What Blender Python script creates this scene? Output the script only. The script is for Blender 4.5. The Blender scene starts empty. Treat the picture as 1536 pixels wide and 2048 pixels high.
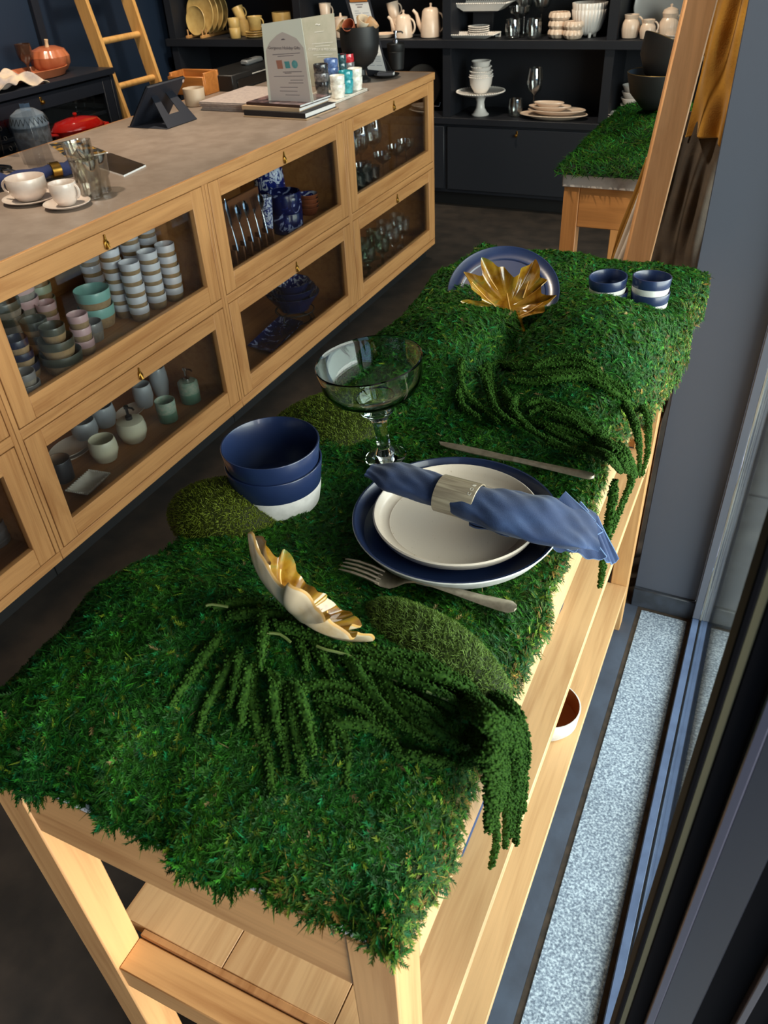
import bpy, bmesh, math, random
import numpy as np
from mathutils import Vector, Matrix
random.seed(7)
RNG = np.random.default_rng(7)
S = bpy.context.scene
COL = S.collection
PI = math.pi

# ------------------------------------------------------------------ camera
CAMZ, FPX = 1.7, 1575.6
YAW, PITCH, ROLL = .4731, .6464, -.0596
_cy, _sy, _cp, _sp = math.cos(YAW), math.sin(YAW), math.cos(PITCH), math.sin(PITCH)
_f = Vector((-_sy * _cp, _cy * _cp, -_sp))
_r = Vector((_cy, _sy, 0))
_u = _r.cross(_f)
_cr, _sr = math.cos(ROLL), math.sin(ROLL)
CR, CU, CF = _r * _cr + _u * _sr, -_r * _sr + _u * _cr, _f
cam = bpy.data.cameras.new('camera')
camo = bpy.data.objects.new('camera', cam)
COL.objects.link(camo)
m3 = Matrix((CR, CU, -CF)).transposed()
camo.matrix_world = Matrix.Translation((0, 0, CAMZ)) @ m3.to_4x4()
cam.sensor_fit = 'VERTICAL'
cam.sensor_height = 36
cam.sensor_width = 27
cam.lens = FPX / 2048 * 36
cam.clip_start = .02
cam.dof.use_dof = True
cam.dof.focus_distance = 1.25
cam.dof.aperture_fstop = 14
S.camera = camo


def at(px, py, z=None, x=None, y=None):
    """the world point seen at a photo pixel, on a plane of known height, x or y"""
    d = CF + CR * ((px - 768) / FPX) - CU * ((py - 1024) / FPX)
    t = (z - CAMZ) / d.z if z is not None else x / d.x if x is not None else y / d.y
    return Vector((0, 0, CAMZ)) + d * t


# ------------------------------------------------------------------ world, lights, exposure
S.view_settings.view_transform = 'Standard'
S.view_settings.look = 'None'
S.view_settings.gamma = 1
S.view_settings.exposure = 0
S.view_settings.use_curve_mapping = False
cy = S.cycles
cy.max_bounces = 8
cy.diffuse_bounces = 3
cy.glossy_bounces = 4
cy.transmission_bounces = 7
cy.transparent_max_bounces = 16
cy.caustics_reflective = False
cy.caustics_refractive = False
cy.sample_clamp_indirect = 4
w = bpy.data.worlds.new('sky')
S.world = w
w.use_nodes = True
wn = w.node_tree.nodes
bg = wn['Background']
bg.inputs[0].default_value = (.42, .66, 1, 1)
bg.inputs[1].default_value = 1.9


def area(name, loc, target, sx, sy, power, col):
    l = bpy.data.lights.new(name, 'AREA')
    l.shape = 'RECTANGLE'
    l.size, l.size_y = sx, sy
    l.energy = power
    l.color = col
    o = bpy.data.objects.new(name, l)
    COL.objects.link(o)
    o.location = loc
    o.rotation_euler = (Vector(target) - Vector(loc)).to_track_quat('-Z', 'Y').to_euler()
    return o


def spot(name, loc, target, power, col, deg=80, size=.05):
    l = bpy.data.lights.new(name, 'SPOT')
    l.energy = power
    l.color = col
    l.spot_size = math.radians(deg)
    l.spot_blend = .8
    l.shadow_soft_size = size
    o = bpy.data.objects.new(name, l)
    COL.objects.link(o)
    o.location = loc
    o.rotation_euler = (Vector(target) - Vector(loc)).to_track_quat('-Z', 'Y').to_euler()
    return o


area('daylight_through_window', (2.5, 1.2, 1.75), (-.4, 1.1, .9), 6.0, 2.3, 540, (1, .95, .86))
for k, (x, y, tx, ty) in enumerate([(-2.3, 1.7, -2.4, 1.9), (-2.3, 3.4, -2.4, 3.5), (-3.3, 4.3, -4.2, 4.5), (-2.9, 4.6, -3.4, 5.6), (-1.5, 4.6, -1.5, 5.6), (-3.3, 3.1, -4.2, 3.3), (-1.0, 1.5, -.36, 2.3)]):
    spot('ceiling_downlight', (x, y, 2.9), (tx, ty, 1), 150, (1, .84, .64), 75)  # the last spot is added to brighten the garments and oak post


# ------------------------------------------------------------------ materials
def lin(c):
    return tuple((v / 255 / 12.92 if v / 255 <= .04045 else ((v / 255 + .055) / 1.055) ** 2.4) for v in c[:3]) + (1,)


def base_mat(name):
    m = bpy.data.materials.new(name)
    m.use_nodes = True
    nt = m.node_tree
    return m, nt, nt.nodes['Principled BSDF']


def noise(nt, scale, detail=4, vec=None, dist=0, rough=.55):
    n = nt.nodes.new('ShaderNodeTexNoise')
    n.inputs['Scale'].default_value = scale
    n.inputs['Detail'].default_value = detail
    n.inputs['Distortion'].default_value = dist
    n.inputs['Roughness'].default_value = rough
    if vec: nt.links.new(vec, n.inputs['Vector'])
    return n


def ramp(nt, fac, stops, interp='LINEAR'):
    r = nt.nodes.new('ShaderNodeValToRGB')
    r.color_ramp.interpolation = interp
    e = r.color_ramp.elements
    while len(e) < len(stops): e.new(.5)
    for q, (p, c) in zip(e, stops): q.position = p; q.color = c
    nt.links.new(fac, r.inputs[0])
    return r


def ocoord(nt, scale=(1, 1, 1)):
    tc = nt.nodes.new('ShaderNodeTexCoord')
    mp = nt.nodes.new('ShaderNodeMapping')
    mp.inputs['Scale'].default_value = scale
    nt.links.new(tc.outputs['Object'], mp.inputs[0])
    return mp.outputs[0]


def bump(nt, b, height, strength=.2, dist=.002):
    n = nt.nodes.new('ShaderNodeBump')
    n.inputs['Strength'].default_value = strength
    n.inputs['Distance'].default_value = dist
    nt.links.new(height, n.inputs['Height'])
    nt.links.new(n.outputs[0], b.inputs['Normal'])


def mat(name, c, rough=.5, metal=0, spec=.5, coat=0, c2=None, vs=30, bs=0, bst=.2, bd=.002, lo=.35, hi=.65, sheen=0, det=4):
    m, nt, b = base_mat(name)
    b.inputs['Base Color'].default_value = lin(c)
    b.inputs['Roughness'].default_value = rough
    b.inputs['Metallic'].default_value = metal
    b.inputs['Specular IOR Level'].default_value = spec
    b.inputs['Coat Weight'].default_value = coat
    b.inputs['Sheen Weight'].default_value = sheen
    v = ocoord(nt) if (c2 or bs) else None
    if c2:
        n = noise(nt, vs, det, v)
        r = ramp(nt, n.outputs[0], [(lo, lin(c)), (hi, lin(c2))])
        nt.links.new(r.outputs[0], b.inputs['Base Color'])
    if bs:
        n = noise(nt, bs, 3, v)
        bump(nt, b, n.outputs[0], bst, bd)
    return m


def oak(name, ax, c1=(198, 144, 90), c2=(168, 112, 63), rough=.45):
    m, nt, b = base_mat(name)
    sc = [9, 9, 9]
    sc['xyz'.index(ax)] = .8
    v = ocoord(nt, sc)
    n = noise(nt, 2.2, 5, v, 1.2)
    sc2 = [170, 170, 170]
    sc2['xyz'.index(ax)] = 5
    n2 = noise(nt, 1, 2, ocoord(nt, sc2))
    mx = nt.nodes.new('ShaderNodeMath')
    mx.operation = 'MULTIPLY_ADD'
    nt.links.new(n2.outputs[0], mx.inputs[0])
    mx.inputs[1].default_value = .35
    nt.links.new(n.outputs[0], mx.inputs[2])
    r = ramp(nt, mx.outputs[0], [(.42, lin(c2)), (.72, lin(c1)), (.95, lin([min(255, q * 1.06) for q in c1]))])
    nt.links.new(r.outputs[0], b.inputs['Base Color'])
    b.inputs['Roughness'].default_value = rough
    bump(nt, b, n2.outputs[0], .15, .0008)
    return m


def thin_glass(name, tint=(1, 1, 1, 1), rough=.02, ior=1.45):
    m = bpy.data.materials.new(name)
    m.use_nodes = True
    nt = m.node_tree
    nt.nodes.remove(nt.nodes['Principled BSDF'])
    out = nt.nodes['Material Output']
    t = nt.nodes.new('ShaderNodeBsdfTransparent')
    t.inputs[0].default_value = tint
    g = nt.nodes.new('ShaderNodeBsdfGlossy')
    g.inputs['Roughness'].default_value = rough
    lw = nt.nodes.new('ShaderNodeLayerWeight')
    lw.inputs[0].default_value = .5
    pw = nt.nodes.new('ShaderNodeMath'); pw.operation = 'POWER'; pw.inputs[1].default_value = 4.5
    nt.links.new(lw.outputs['Facing'], pw.inputs[0])
    f0 = ((ior - 1) / (ior + 1)) ** 2 * 1.6
    f = nt.nodes.new('ShaderNodeMath'); f.operation = 'MULTIPLY_ADD'; f.inputs[1].default_value = .9 - f0; f.inputs[2].default_value = f0
    nt.links.new(pw.outputs[0], f.inputs[0])
    mx = nt.nodes.new('ShaderNodeMixShader')
    nt.links.new(f.outputs[0], mx.inputs[0])
    nt.links.new(t.outputs[0], mx.inputs[1])
    nt.links.new(g.outputs[0], mx.inputs[2])
    nt.links.new(mx.outputs[0], out.inputs[0])
    return m


def real_glass(name, c=(1, 1, 1, 1), ior=1.45):
    m, nt, b = base_mat(name)
    b.inputs['Base Color'].default_value = c
    b.inputs['Roughness'].default_value = 0
    b.inputs['IOR'].default_value = ior
    b.inputs['Transmission Weight'].default_value = 1
    return m


OX, OY, OZ = oak('oak_x', 'x'), oak('oak_y', 'y'), oak('oak_z', 'z')
OEDGE = oak('oak_edge', 'y', (186, 134, 86), (160, 108, 64))
OIN = oak('oak_inside', 'y', (176, 122, 72), (150, 98, 54))
TX, TY, TZ = oak('table_oak_x', 'x', (206, 156, 102), (174, 122, 74)), oak('table_oak_y', 'y', (204, 164, 118), (178, 134, 90)), oak('table_oak_z', 'z', (206, 158, 104), (176, 126, 78))
NAVYW = mat('dark_navy_paint', (19, 21, 28), .55, c2=(23, 26, 34), vs=3)
NAVYB = mat('deep_blue_paint', (14, 30, 50), .55)
BLACKP = mat('black_paint', (14, 14, 15), .6)
STEELGREY = mat('grey_painted_metal', (76, 80, 92), .5)
FLOORM = mat('dark_concrete', (62, 55, 50), .55, c2=(44, 41, 39), vs=9, bs=60, bst=.1, det=8, spec=.35)
STRIPM = mat('blue_grey_paint', (70, 80, 98), .6, c2=(56, 62, 76), vs=7, bs=50, bst=.2, det=6)
WORKTOP = mat('grey_laminate', (152, 136, 124), .42, c2=(136, 120, 108), vs=14, det=7)
MARBLE = mat('white_marble', (236, 234, 234), .25, c2=(206, 206, 212), vs=6, lo=.5, hi=.8, det=8)
GREYMARBLE = mat('veined_marble', (196, 190, 186), .3, c2=(110, 102, 100), vs=9, lo=.5, hi=.75, det=9)
BRASS = mat('aged_brass', (170, 130, 60), .3, metal=1)
CHROME = mat('chrome', (225, 225, 228), .1, metal=1)
STEEL = mat('satin_steel', (196, 190, 182), .27, metal=1)
BLACK = mat('black_matte', (20, 20, 21), .5)
BLACKG = mat('black_glazed', (16, 16, 17), .2)
WHITE = mat('white_glaze', (232, 226, 216), .22, c2=(220, 212, 200), vs=40)
CREAM = mat('cream_glaze', (226, 208, 186), .22, c2=(214, 194, 170), vs=30)
PAPER = mat('paper', (232, 230, 228), .7)
PANEGLASS = thin_glass('cabinet_pane', (.93, .94, .93, 1))
CLEAR = thin_glass('clear_thin_glass', (.97, .98, .97, 1), ior=2.0)
SMOKE = thin_glass('smoky_thin_glass', (.87, .86, .82, 1), ior=2.0)
GREENG = thin_glass('green_thin_glass', (.80, .87, .80, 1), ior=2.0)
PINKG = thin_glass('pink_thin_glass', (.92, .76, .73, 1), ior=2.0)
ACRYL = thin_glass('acrylic', (.93, .93, .93, 1), ior=1.5)
GLASS = real_glass('goblet_glass', (.93, 1, .95, 1))


# ------------------------------------------------------------------ mesh helpers
class G:
    def __init__(self):
        self.v, self.f, self.m = [], [], []

    def add(self, vs, fs, mi=0):
        b = len(self.v)
        self.v.extend(tuple(p) for p in vs)
        for k, f in enumerate(fs):
            self.f.append([i + b for i in f])
            self.m.append(mi if isinstance(mi, int) else mi[k])
        return self

    def box(self, x0, x1, y0, y1, z0, z1, b=.0015, mi=0):
        b = min(b, (x1 - x0) * .3, (y1 - y0) * .3, (z1 - z0) * .3)
        vs, idx = [], {}
        for sx in (0, 1):
            for sy in (0, 1):
                for sz in (0, 1):
                    c = ((x0, x1)[sx], (y0, y1)[sy], (z0, z1)[sz])
                    s = (1 - 2 * sx, 1 - 2 * sy, 1 - 2 * sz)
                    for k in range(3):
                        idx[sx, sy, sz, k] = len(vs)
                        vs.append(tuple(c[j] + (0 if j == k else s[j] * b) for j in range(3)))
        fs = []
        for k in range(3):
            a, d = [(1, 2), (0, 2), (0, 1)][k]
            for s in (0, 1):
                q = []
                for (p, r) in ((0, 0), (1, 0), (1, 1), (0, 1)):
                    t = [0, 0, 0]
                    t[k], t[a], t[d] = s, p, r
                    q.append(idx[(*t, k)])
                fs.append(q)
        for k in range(3):          # edges running along axis k
            a, d = [(1, 2), (0, 2), (0, 1)][k]
            for p in (0, 1):
                for r in (0, 1):
                    t0, t1 = [0, 0, 0], [0, 0, 0]
                    t1[k] = 1
                    t0[a] = t1[a] = p
                    t0[d] = t1[d] = r
                    fs.append([idx[(*t0, a)], idx[(*t1, a)], idx[(*t1, d)], idx[(*t0, d)]])
        for sx in (0, 1):
            for sy in (0, 1):
                for sz in (0, 1): fs.append([idx[sx, sy, sz, k] for k in range(3)])
        c = Vector(((x0 + x1) / 2, (y0 + y1) / 2, (z0 + z1) / 2))
        for q in fs:
            p = [Vector(vs[i]) for i in q]
            if (p[1] - p[0]).cross(p[2] - p[0]).dot(sum(p, Vector()) / len(p) - c) < 0: q.reverse()
        return self.add(vs, fs, mi)

    def lathe(self, pts, n=32, mi=0, rf=None, c=(0, 0, 0)):
        vs, rows = [], []
        for i, (r, z) in enumerate(pts):
            if r < 1e-6:
                rows.append([len(vs)]); vs.append((c[0], c[1], c[2] + z))
            else:
                rows.append(list(range(len(vs), len(vs) + n)))
                for k in range(n):
                    a = 2 * PI * k / n
                    q = r * (rf(a, i) if rf else 1)
                    vs.append((c[0] + q * math.cos(a), c[1] + q * math.sin(a), c[2] + z))
        fs, ms = [], []
        for i in range(len(rows) - 1):
            A, B = rows[i], rows[i + 1]
            for k in range(n):
                k2 = (k + 1) % n
                if len(A) == 1 and len(B) == 1: continue
                if len(A) == 1: fs.append([A[0], B[k2], B[k]])
                elif len(B) == 1: fs.append([A[k], A[k2], B[0]])
                else: fs.append([A[k], A[k2], B[k2], B[k]])
                ms.append(mi if isinstance(mi, int) else mi[i])
        return self.add(vs, fs, ms)

    def tube(self, path, r, n=8, mi=0, cap=True, flat=1):
        P = [Vector(p) for p in path]
        R = r if isinstance(r, (list, tuple)) else [r] * len(P)
        t0 = (P[1] - P[0]).normalized()
        up = Vector((0, 0, 1)) if abs(t0.z) < .9 else Vector((1, 0, 0))
        vs = []
        for i, p in enumerate(P):
            t = (P[min(i + 1, len(P) - 1)] - P[max(i - 1, 0)]).normalized()
            s = t.cross(up).normalized()
            up = s.cross(t).normalized()
            for k in range(n):
                a = 2 * PI * k / n
                vs.append(p + s * (R[i] * math.cos(a)) + up * (R[i] * flat * math.sin(a)))
        fs = []
        for i in range(len(P) - 1):
            for k in range(n):
                k2 = (k + 1) % n
                fs.append([i * n + k, i * n + k2, (i + 1) * n + k2, (i + 1) * n + k])
        if cap:
            fs.append(list(range(n))[::-1])
            fs.append([(len(P) - 1) * n + k for k in range(n)])
        return self.add(vs, fs, mi)

    def prism(self, poly, z0, z1, mi=0):
        n = len(poly)
        vs = [(x, y, z0) for x, y in poly] + [(x, y, z1) for x, y in poly]
        fs = [list(range(n))[::-1], [n + k for k in range(n)]] + [[k, (k + 1) % n, n + (k + 1) % n, n + k] for k in range(n)]
        return self.add(vs, fs, mi)

    def sheet(self, fn, nu, nv, th=0, mi=0):
        """surface fn(u,v)->point; closed with thickness th"""
        P = [[Vector(fn(i / nu, j / nv)) for j in range(nv + 1)] for i in range(nu + 1)]
        def nrm(i, j):
            a = P[min(i + 1, nu)][j] - P[max(i - 1, 0)][j]
            b = P[i][min(j + 1, nv)] - P[i][max(j - 1, 0)]
            c = a.cross(b)
            return c.normalized() if c.length > 0 else Vector((0, 0, 1))
        W = nv + 1
        vs = [P[i][j] for i in range(nu + 1) for j in range(W)]
        fs = [[i * W + j, (i + 1) * W + j, (i + 1) * W + j + 1, i * W + j + 1] for i in range(nu) for j in range(nv)]
        if th:
            N = len(vs)
            vs += [P[i][j] - nrm(i, j) * th for i in range(nu + 1) for j in range(W)]
            fs += [[q + N for q in f][::-1] for f in list(fs)]
            ring = [i * W for i in range(nu + 1)] + [nu * W + j for j in range(1, W)] + [i * W + nv for i in range(nu - 1, -1, -1)] + [j for j in range(nv - 1, 0, -1)]
            for a, b in zip(ring, ring[1:] + ring[:1]): fs.append([b, a, a + N, b + N])
        return self.add(vs, fs, mi)

    def move(self, M):
        self.v = [tuple(M @ Vector(p)) for p in self.v]
        return self

    def build(self, name, mats, parent=None, loc=None, rot=None, sharp=38):
        me = bpy.data.meshes.new(name)
        me.from_pydata(self.v, [], self.f)
        for q in (mats if isinstance(mats, (list, tuple)) else [mats]): me.materials.append(q)
        if len(me.materials) > 1: me.polygons.foreach_set('material_index', self.m)
        me.shade_smooth()
        me.set_sharp_from_angle(angle=math.radians(sharp))
        o = bpy.data.objects.new(name, me)
        COL.objects.link(o)
        if parent: o.parent = parent
        if loc is not None: o.location = loc
        if rot is not None: o.rotation_euler = rot
        return o


def tag(o, label, cat, group=None, kind=None):
    o['label'] = label
    o['category'] = cat
    if group: o['group'] = group
    if kind: o['kind'] = kind
    return o


def thing(name, loc, label, cat, group=None, rot=None):
    o = bpy.data.objects.new(name, None)
    o.empty_display_size = .05
    COL.objects.link(o)
    o.location = loc
    if rot is not None: o.rotation_euler = rot
    return tag(o, label, cat, group)


def struct(o):
    o['kind'] = 'structure'
    return o


def dup(o, loc, label=None, rot=None, group=None, scale=None):
    c = o.copy()
    COL.objects.link(c)
    c.location = loc
    if rot is not None: c.rotation_euler = rot
    if scale is not None: c.scale = (scale,) * 3 if not isinstance(scale, tuple) else scale
    if label: c['label'] = label
    if group: c['group'] = group
    for ch in KIDS.get(o.name, []) or [q for q in bpy.data.objects if q.parent == o]:
        d = ch.copy(); COL.objects.link(d); d.parent = c
        for g in [q for q in bpy.data.objects if q.parent == ch]:
            e = g.copy(); COL.objects.link(e); e.parent = d
    return c


KIDS = {}


def vessel(prof, t, n=36, split=None, rf=None, foot=0):
    """a hollow pot: outer profile [(r,z)] from foot to rim; material 0 glaze outside, 1 bare body below split, 2 inside"""
    P = list(prof)
    if split is not None:
        for i in range(len(P) - 1):
            if P[i][1] < split < P[i + 1][1]:
                k = (split - P[i][1]) / (P[i + 1][1] - P[i][1])
                P.insert(i + 1, (P[i][0] + (P[i + 1][0] - P[i][0]) * k, split)); break
    out = [(0, foot)] + ([(P[0][0] * .85, foot), (P[0][0] * .88, P[0][1])] if foot else []) + P
    mo = []
    for i in range(len(out) - 1):
        z = (out[i][1] + out[i + 1][1]) / 2
        mo.append(1 if split is not None and z < split else 0)
    r, z = P[-1]
    rim = [(r - t * .2, z + t * .35), (r - t * .8, z + t * .35)]
    inn = [(max(a - t, .001), b) for a, b in reversed(P)]
    inn = [(a, max(b, P[0][1] + foot + t * 1.2)) for a, b in inn if b > P[0][1] + t * 1.2 or b == z]
    inn.append((max(P[0][0] - t * 1.5, .002), P[0][1] + t * 1.2))
    inn.append((0, P[0][1] + t * 1.2))
    pts = out + rim + inn
    mi = mo + [0, 0] + [2] * (len(pts) - len(mo) - 3)
    g = G()
    g.lathe(pts, n, mi, rf)
    return g


# ------------------------------------------------------------------ the shop itself
struct(G().box(-5, .06, -2.2, 6.2, -.12, 0, 0).build('floor', FLOORM))
struct(G().box(-5, 3.0, -2.3, 6.3, 3.0, 3.1, 0).build('ceiling', mat('ceiling_paint', (150, 147, 142), .8)))
struct(G().box(-5, .2, 5.93, 6.1, 0, 3, 0).build('wall_back', NAVYW))
struct(G().box(-4.75, -4.5, -2.2, 6, 0, 3, 0).build('wall_left', NAVYB))
struct(G().box(-5, .2, -2.4, -2.2, 0, 3, 0).build('wall_front', NAVYW))
wr = struct(G().box(-.13, .045, 1.866, 2.12, .07, 3, .002).build('wall_right', STEELGREY))
G().box(-.131, .046, 1.856, 2.12, 0, .07, .003).build('skirting', mat('scuffed_grey_paint', (60, 66, 78), .55, c2=(48, 52, 60), vs=25), wr)
struct(G().box(.05, .2, 4.6, 6, 0, 3, 0).build('wall_right_end', NAVYW))
struct(G().box(.05, .2, -2.2, -.75, 0, 3, 0).build('wall_right_start', NAVYW))
struct(G().box(.03, .2, -.75, 4.6, 2.72, 3, 0).build('wall_right_header', STEELGREY))
# painted margin and granite sill along the window
struct(G().box(-.42, -.108, -1, 1.858, 0, .0012, 0).build('trim_1', STRIPM))
gran, nt, b = base_mat('speckled_granite')
v = ocoord(nt)
n1 = noise(nt, 190, 3, v)
n2 = noise(nt, 5, 3, v)
r1 = ramp(nt, n1.outputs[0], [(.34, lin((92, 106, 126))), (.5, lin((138, 154, 174))), (.66, lin((190, 206, 222)))])
mxc = nt.nodes.new('ShaderNodeMix'); mxc.data_type = 'RGBA'; mxc.blend_type = 'MULTIPLY'
r2 = ramp(nt, n2.outputs[0], [(.35, (.8, .8, .8, 1)), (.6, (1, 1, 1, 1))])
mxc.inputs[0].default_value = .7
nt.links.new(r1.outputs[0], mxc.inputs[6]); nt.links.new(r2.outputs[0], mxc.inputs[7])
nt.links.new(mxc.outputs[2], b.inputs['Base Color'])
b.inputs['Roughness'].default_value = .6
bump(nt, b, n1.outputs[0], .15, .001)
GROUT = mat('dirty_grout', (66, 54, 44), .9, c2=(40, 34, 30), vs=40)
tr = struct(G().box(-.108, .05, -1, 1.858, -.02, .0015, 0).build('trim_2', GROUT))
G().box(-.098, .036, -1, 1.846, -.01, .004, .003).build('granite_slab', gran, tr)
# the fixed window: jambs, track, bead, pane
wf = bpy.data.objects.new('window_1', None); COL.objects.link(wf); struct(wf)
TRK = mat('blue_grey_track', (86, 104, 138), .4, c2=(74, 90, 122), vs=20)
G().box(.046, .066, .40, 1.862, 0, .028, .002).build('track', TRK, wf)
G().box(.068, .090, .40, 1.862, 0, .030, .002).build('track', TRK, wf)
G().box(.066, .068, .40, 1.862, 0, .0275, 0).build('track_gap_filler', BLACKP, wf)  # dark filler added to hide the pane's bright reflection between the tracks
FRG = mat('grey_window_frame', (96, 100, 112), .4)
G().box(.045, .066, 1.835, 1.868, .03, 2.72, .002).build('jamb', FRG, wf)
G().box(.073, .100, 1.835, 1.872, .03, 2.72, .002).build('jamb', FRG, wf)
g = G()
g.tube([(.0695 + .0008 * math.sin(k * 2.3), 1.838, .02 + k * .09) for k in range(31)], [.0035 + .0012 * math.sin(k * 1.7) for k in range(31)], 6)
g.build('sealant_bead', mat('sealant', (176, 182, 180), .5), wf)
G().box(.0685, .0735, .38, 1.85, .0305, 2.72, 0).build('pane', thin_glass('window_pane', (.9, .95, .93, 1)), wf)
# near jamb of that window, close beside the lens
JB = mat('black_jamb', (9, 9, 12), .8, spec=.08)
for x0, x1, yf, m_ in ((.0330, .0373, .352, JB), (.0423, .0566, .353, JB), (.0566, .0636, .346, mat('edge_highlight', (54, 55, 70), .35)), (.0636, .0918, .350, mat('slate_jamb', (26, 30, 40), .4)),  # third strip: highlight on the jamb edge put into the colour
                       (.0918, .119, .356, JB), (.119, .125, .346, mat('worn_edge', (58, 58, 66), .35)), (.125, .145, .356, JB), (.145, .22, .352, mat('charcoal_jamb', (22, 23, 27), .4))):
    G().box(x0, x1, yf, .40, 0, 2.72, .001).build('jamb', m_, wf)
G().box(.0373, .0423, .354, .40, 0, 2.72, .0005).build('gasket', mat('khaki_gasket', (96, 90, 62), .7), wf)
wf2 = bpy.data.objects.new('window_2', None); COL.objects.link(wf2); struct(wf2)
G().box(.045, .10, 2.12, 4.6, 0, .05, .002).build('track', FRG, wf2)
G().box(.045, .10, 4.55, 4.6, .05, 2.72, .002).build('jamb', FRG, wf2)
G().box(.067, .073, 2.12, 4.55, .05, 2.72, 0).build('pane', bpy.data.materials['window_pane'], wf2)
# pavement outside
PV = mat('pavement_concrete', (150, 152, 150), .8, c2=(124, 126, 124), vs=14, bs=90, bst=.2, det=7)
pv = struct(G().box(.09, 5, -4, 8, -.2, -.035, 0).build('pavement', mat('pavement_joint', (70, 72, 72), .9)))
for j in range(7):
    for i in range(5):
        G().box(.10 + i * .62, .71 + i * .62, -1 + j * .72, -.29 + j * .72, -.05, -.012 - .002 * ((i + j) % 2), .004).build('paving_slab', PV, pv)
# ------------------------------------------------------------------ display table
T = thing('display_table', (-.3715, 1.01, 0), 'light oak display table with white marble top and two open shelves under the moss', 'table')
def tp(g, name, m): 
    return g.move(Matrix.Translation((.3715, -1.01, 0))).build(name, m, T)
for x0 in (-.603, -.186):
    for y0 in (.247, 1.734): tp(G().box(x0, x0 + .046, y0, y0 + .046, 0, 1.041, .002), 'leg', TZ)
tp(G().box(-.557, -.186, .249, .272, .947, 1.041, .001), 'apron', TX)
tp(G().box(-.557, -.186, 1.755, 1.778, .947, 1.041, .001), 'apron', TX)
tp(G().box(-.165, -.1405, .293, 1.734, .950, 1.041, .001), 'apron', TY)
tp(G().box(-.6025, -.58, .293, 1.734, .950, 1.041, .001), 'apron', TY)
for zt, nm in ((.623, 'shelf_board'), (.176, 'shelf_board')):
    tp(G().box(-.557, -.186, .250, .293, zt - .055, zt - .002, .0015), 'stretcher', TX)
    tp(G().box(-.557, -.186, .2945, .304, zt - .03, zt + .001, .001), 'lipping', OEDGE)
    for k, (a, b_) in enumerate([(-.598, -.432), (-.431, -.268), (-.267, -.1405)]):
        tp(G().box(a, b_, .3045, 1.733, zt - .024, zt, .001), nm, TY)
tp(G().box(-.600, -.143, .2475, 1.777, 1.0415, 1.056, .005), 'marble_top', MARBLE)

# ------------------------------------------------------------------ moss terrain
def sst(a, b, x):
    t = np.clip((x - a) / (b - a), 0, 1)
    return t * t * (3 - 2 * t)
def xr_edge(y): return -.1435 + .0415 * sst(.95, 1.35, y) + .006 * np.sin(y * 23) + .003 * np.sin(y * 61)
def xl_edge(y): return -.602 - .012 * sst(.9, 1.2, y) + .006 * np.sin(y * 19 + 1)
YB = 1.765
def yf_edge(x): return .2500 + .0030 * np.sin(x * 27 + 1) + .0025 * np.sin(x * 63) + .002 * np.sin(x * 140 + 2)
def gs(x, y, cx, cy_, sx, sy_): return np.exp(-((x - cx) / sx) ** 2 - ((y - cy_) / sy_) ** 2)
def hgt(x, y):
    x = np.asarray(x, float); y = np.asarray(y, float)
    amp = .080 - .030 * sst(-.36, -.16, x)
    h = 1.066 + amp * np.exp(-np.where(y < .42, ((y - .42) / (.155 + .08 * sst(-.36, -.5, x))) ** 2, ((y - .42) / .115) ** 2))
    h = h + .072 * gs(x, y, -.475, 1.19, .12, .15) + .100 * gs(x, y, -.225, 1.27, .14, .18) + .05 * gs(x, y, -.57, 1.46, .11, .14)
    h = h + .02 * gs(x, y, -.42, 1.68, .3, .1) - .045 * gs(x, y, -.352, 1.22, .03, .13)
    h = h + .02 * gs(x, y, -.60, .86, .06, .14)
    h = h + .004 * np.sin(x * 31 + 2 * np.sin(y * 17)) * np.sin(y * 27 + 1.3) + .0025 * np.sin(x * 83 + y * 20) * np.sin(y * 71)
    dx = np.minimum(x - xl_edge(y), xr_edge(y) - x); dy = np.minimum(y - yf_edge(x), YB - y)
    d = np.minimum(dx, dy); wdt = .045 + .03 * sst(.8, .6, y) * sst(-.45, -.5, x)
    e = np.clip(d / wdt, 0, 1)
    return 1.057 + (h - 1.057) * np.sqrt(np.clip(1 - (1 - e) ** 2, 0, 1))
def inside(x, y): return xl_edge(y) < x < xr_edge(y) and yf_edge(x) < y < YB
def on_moss(px, py, lift=0, xhang=-.104):
    """first point of the moss surface along the sight line of a photo pixel; past the table edge: a hanging point just outside it"""
    d = CF + CR * ((px - 768) / FPX) - CU * ((py - 1024) / FPX)
    t = .35
    while t < 3:
        p = Vector((0, 0, CAMZ)) + d * t
        if p.z < 1.25 and inside(p.x, p.y) and p.z <= float(hgt(p.x, p.y)) + lift: return p
        if p.z < 1.045 and p.x < xhang: break
        t += .004
    return at(px, py, x=xhang)

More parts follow.
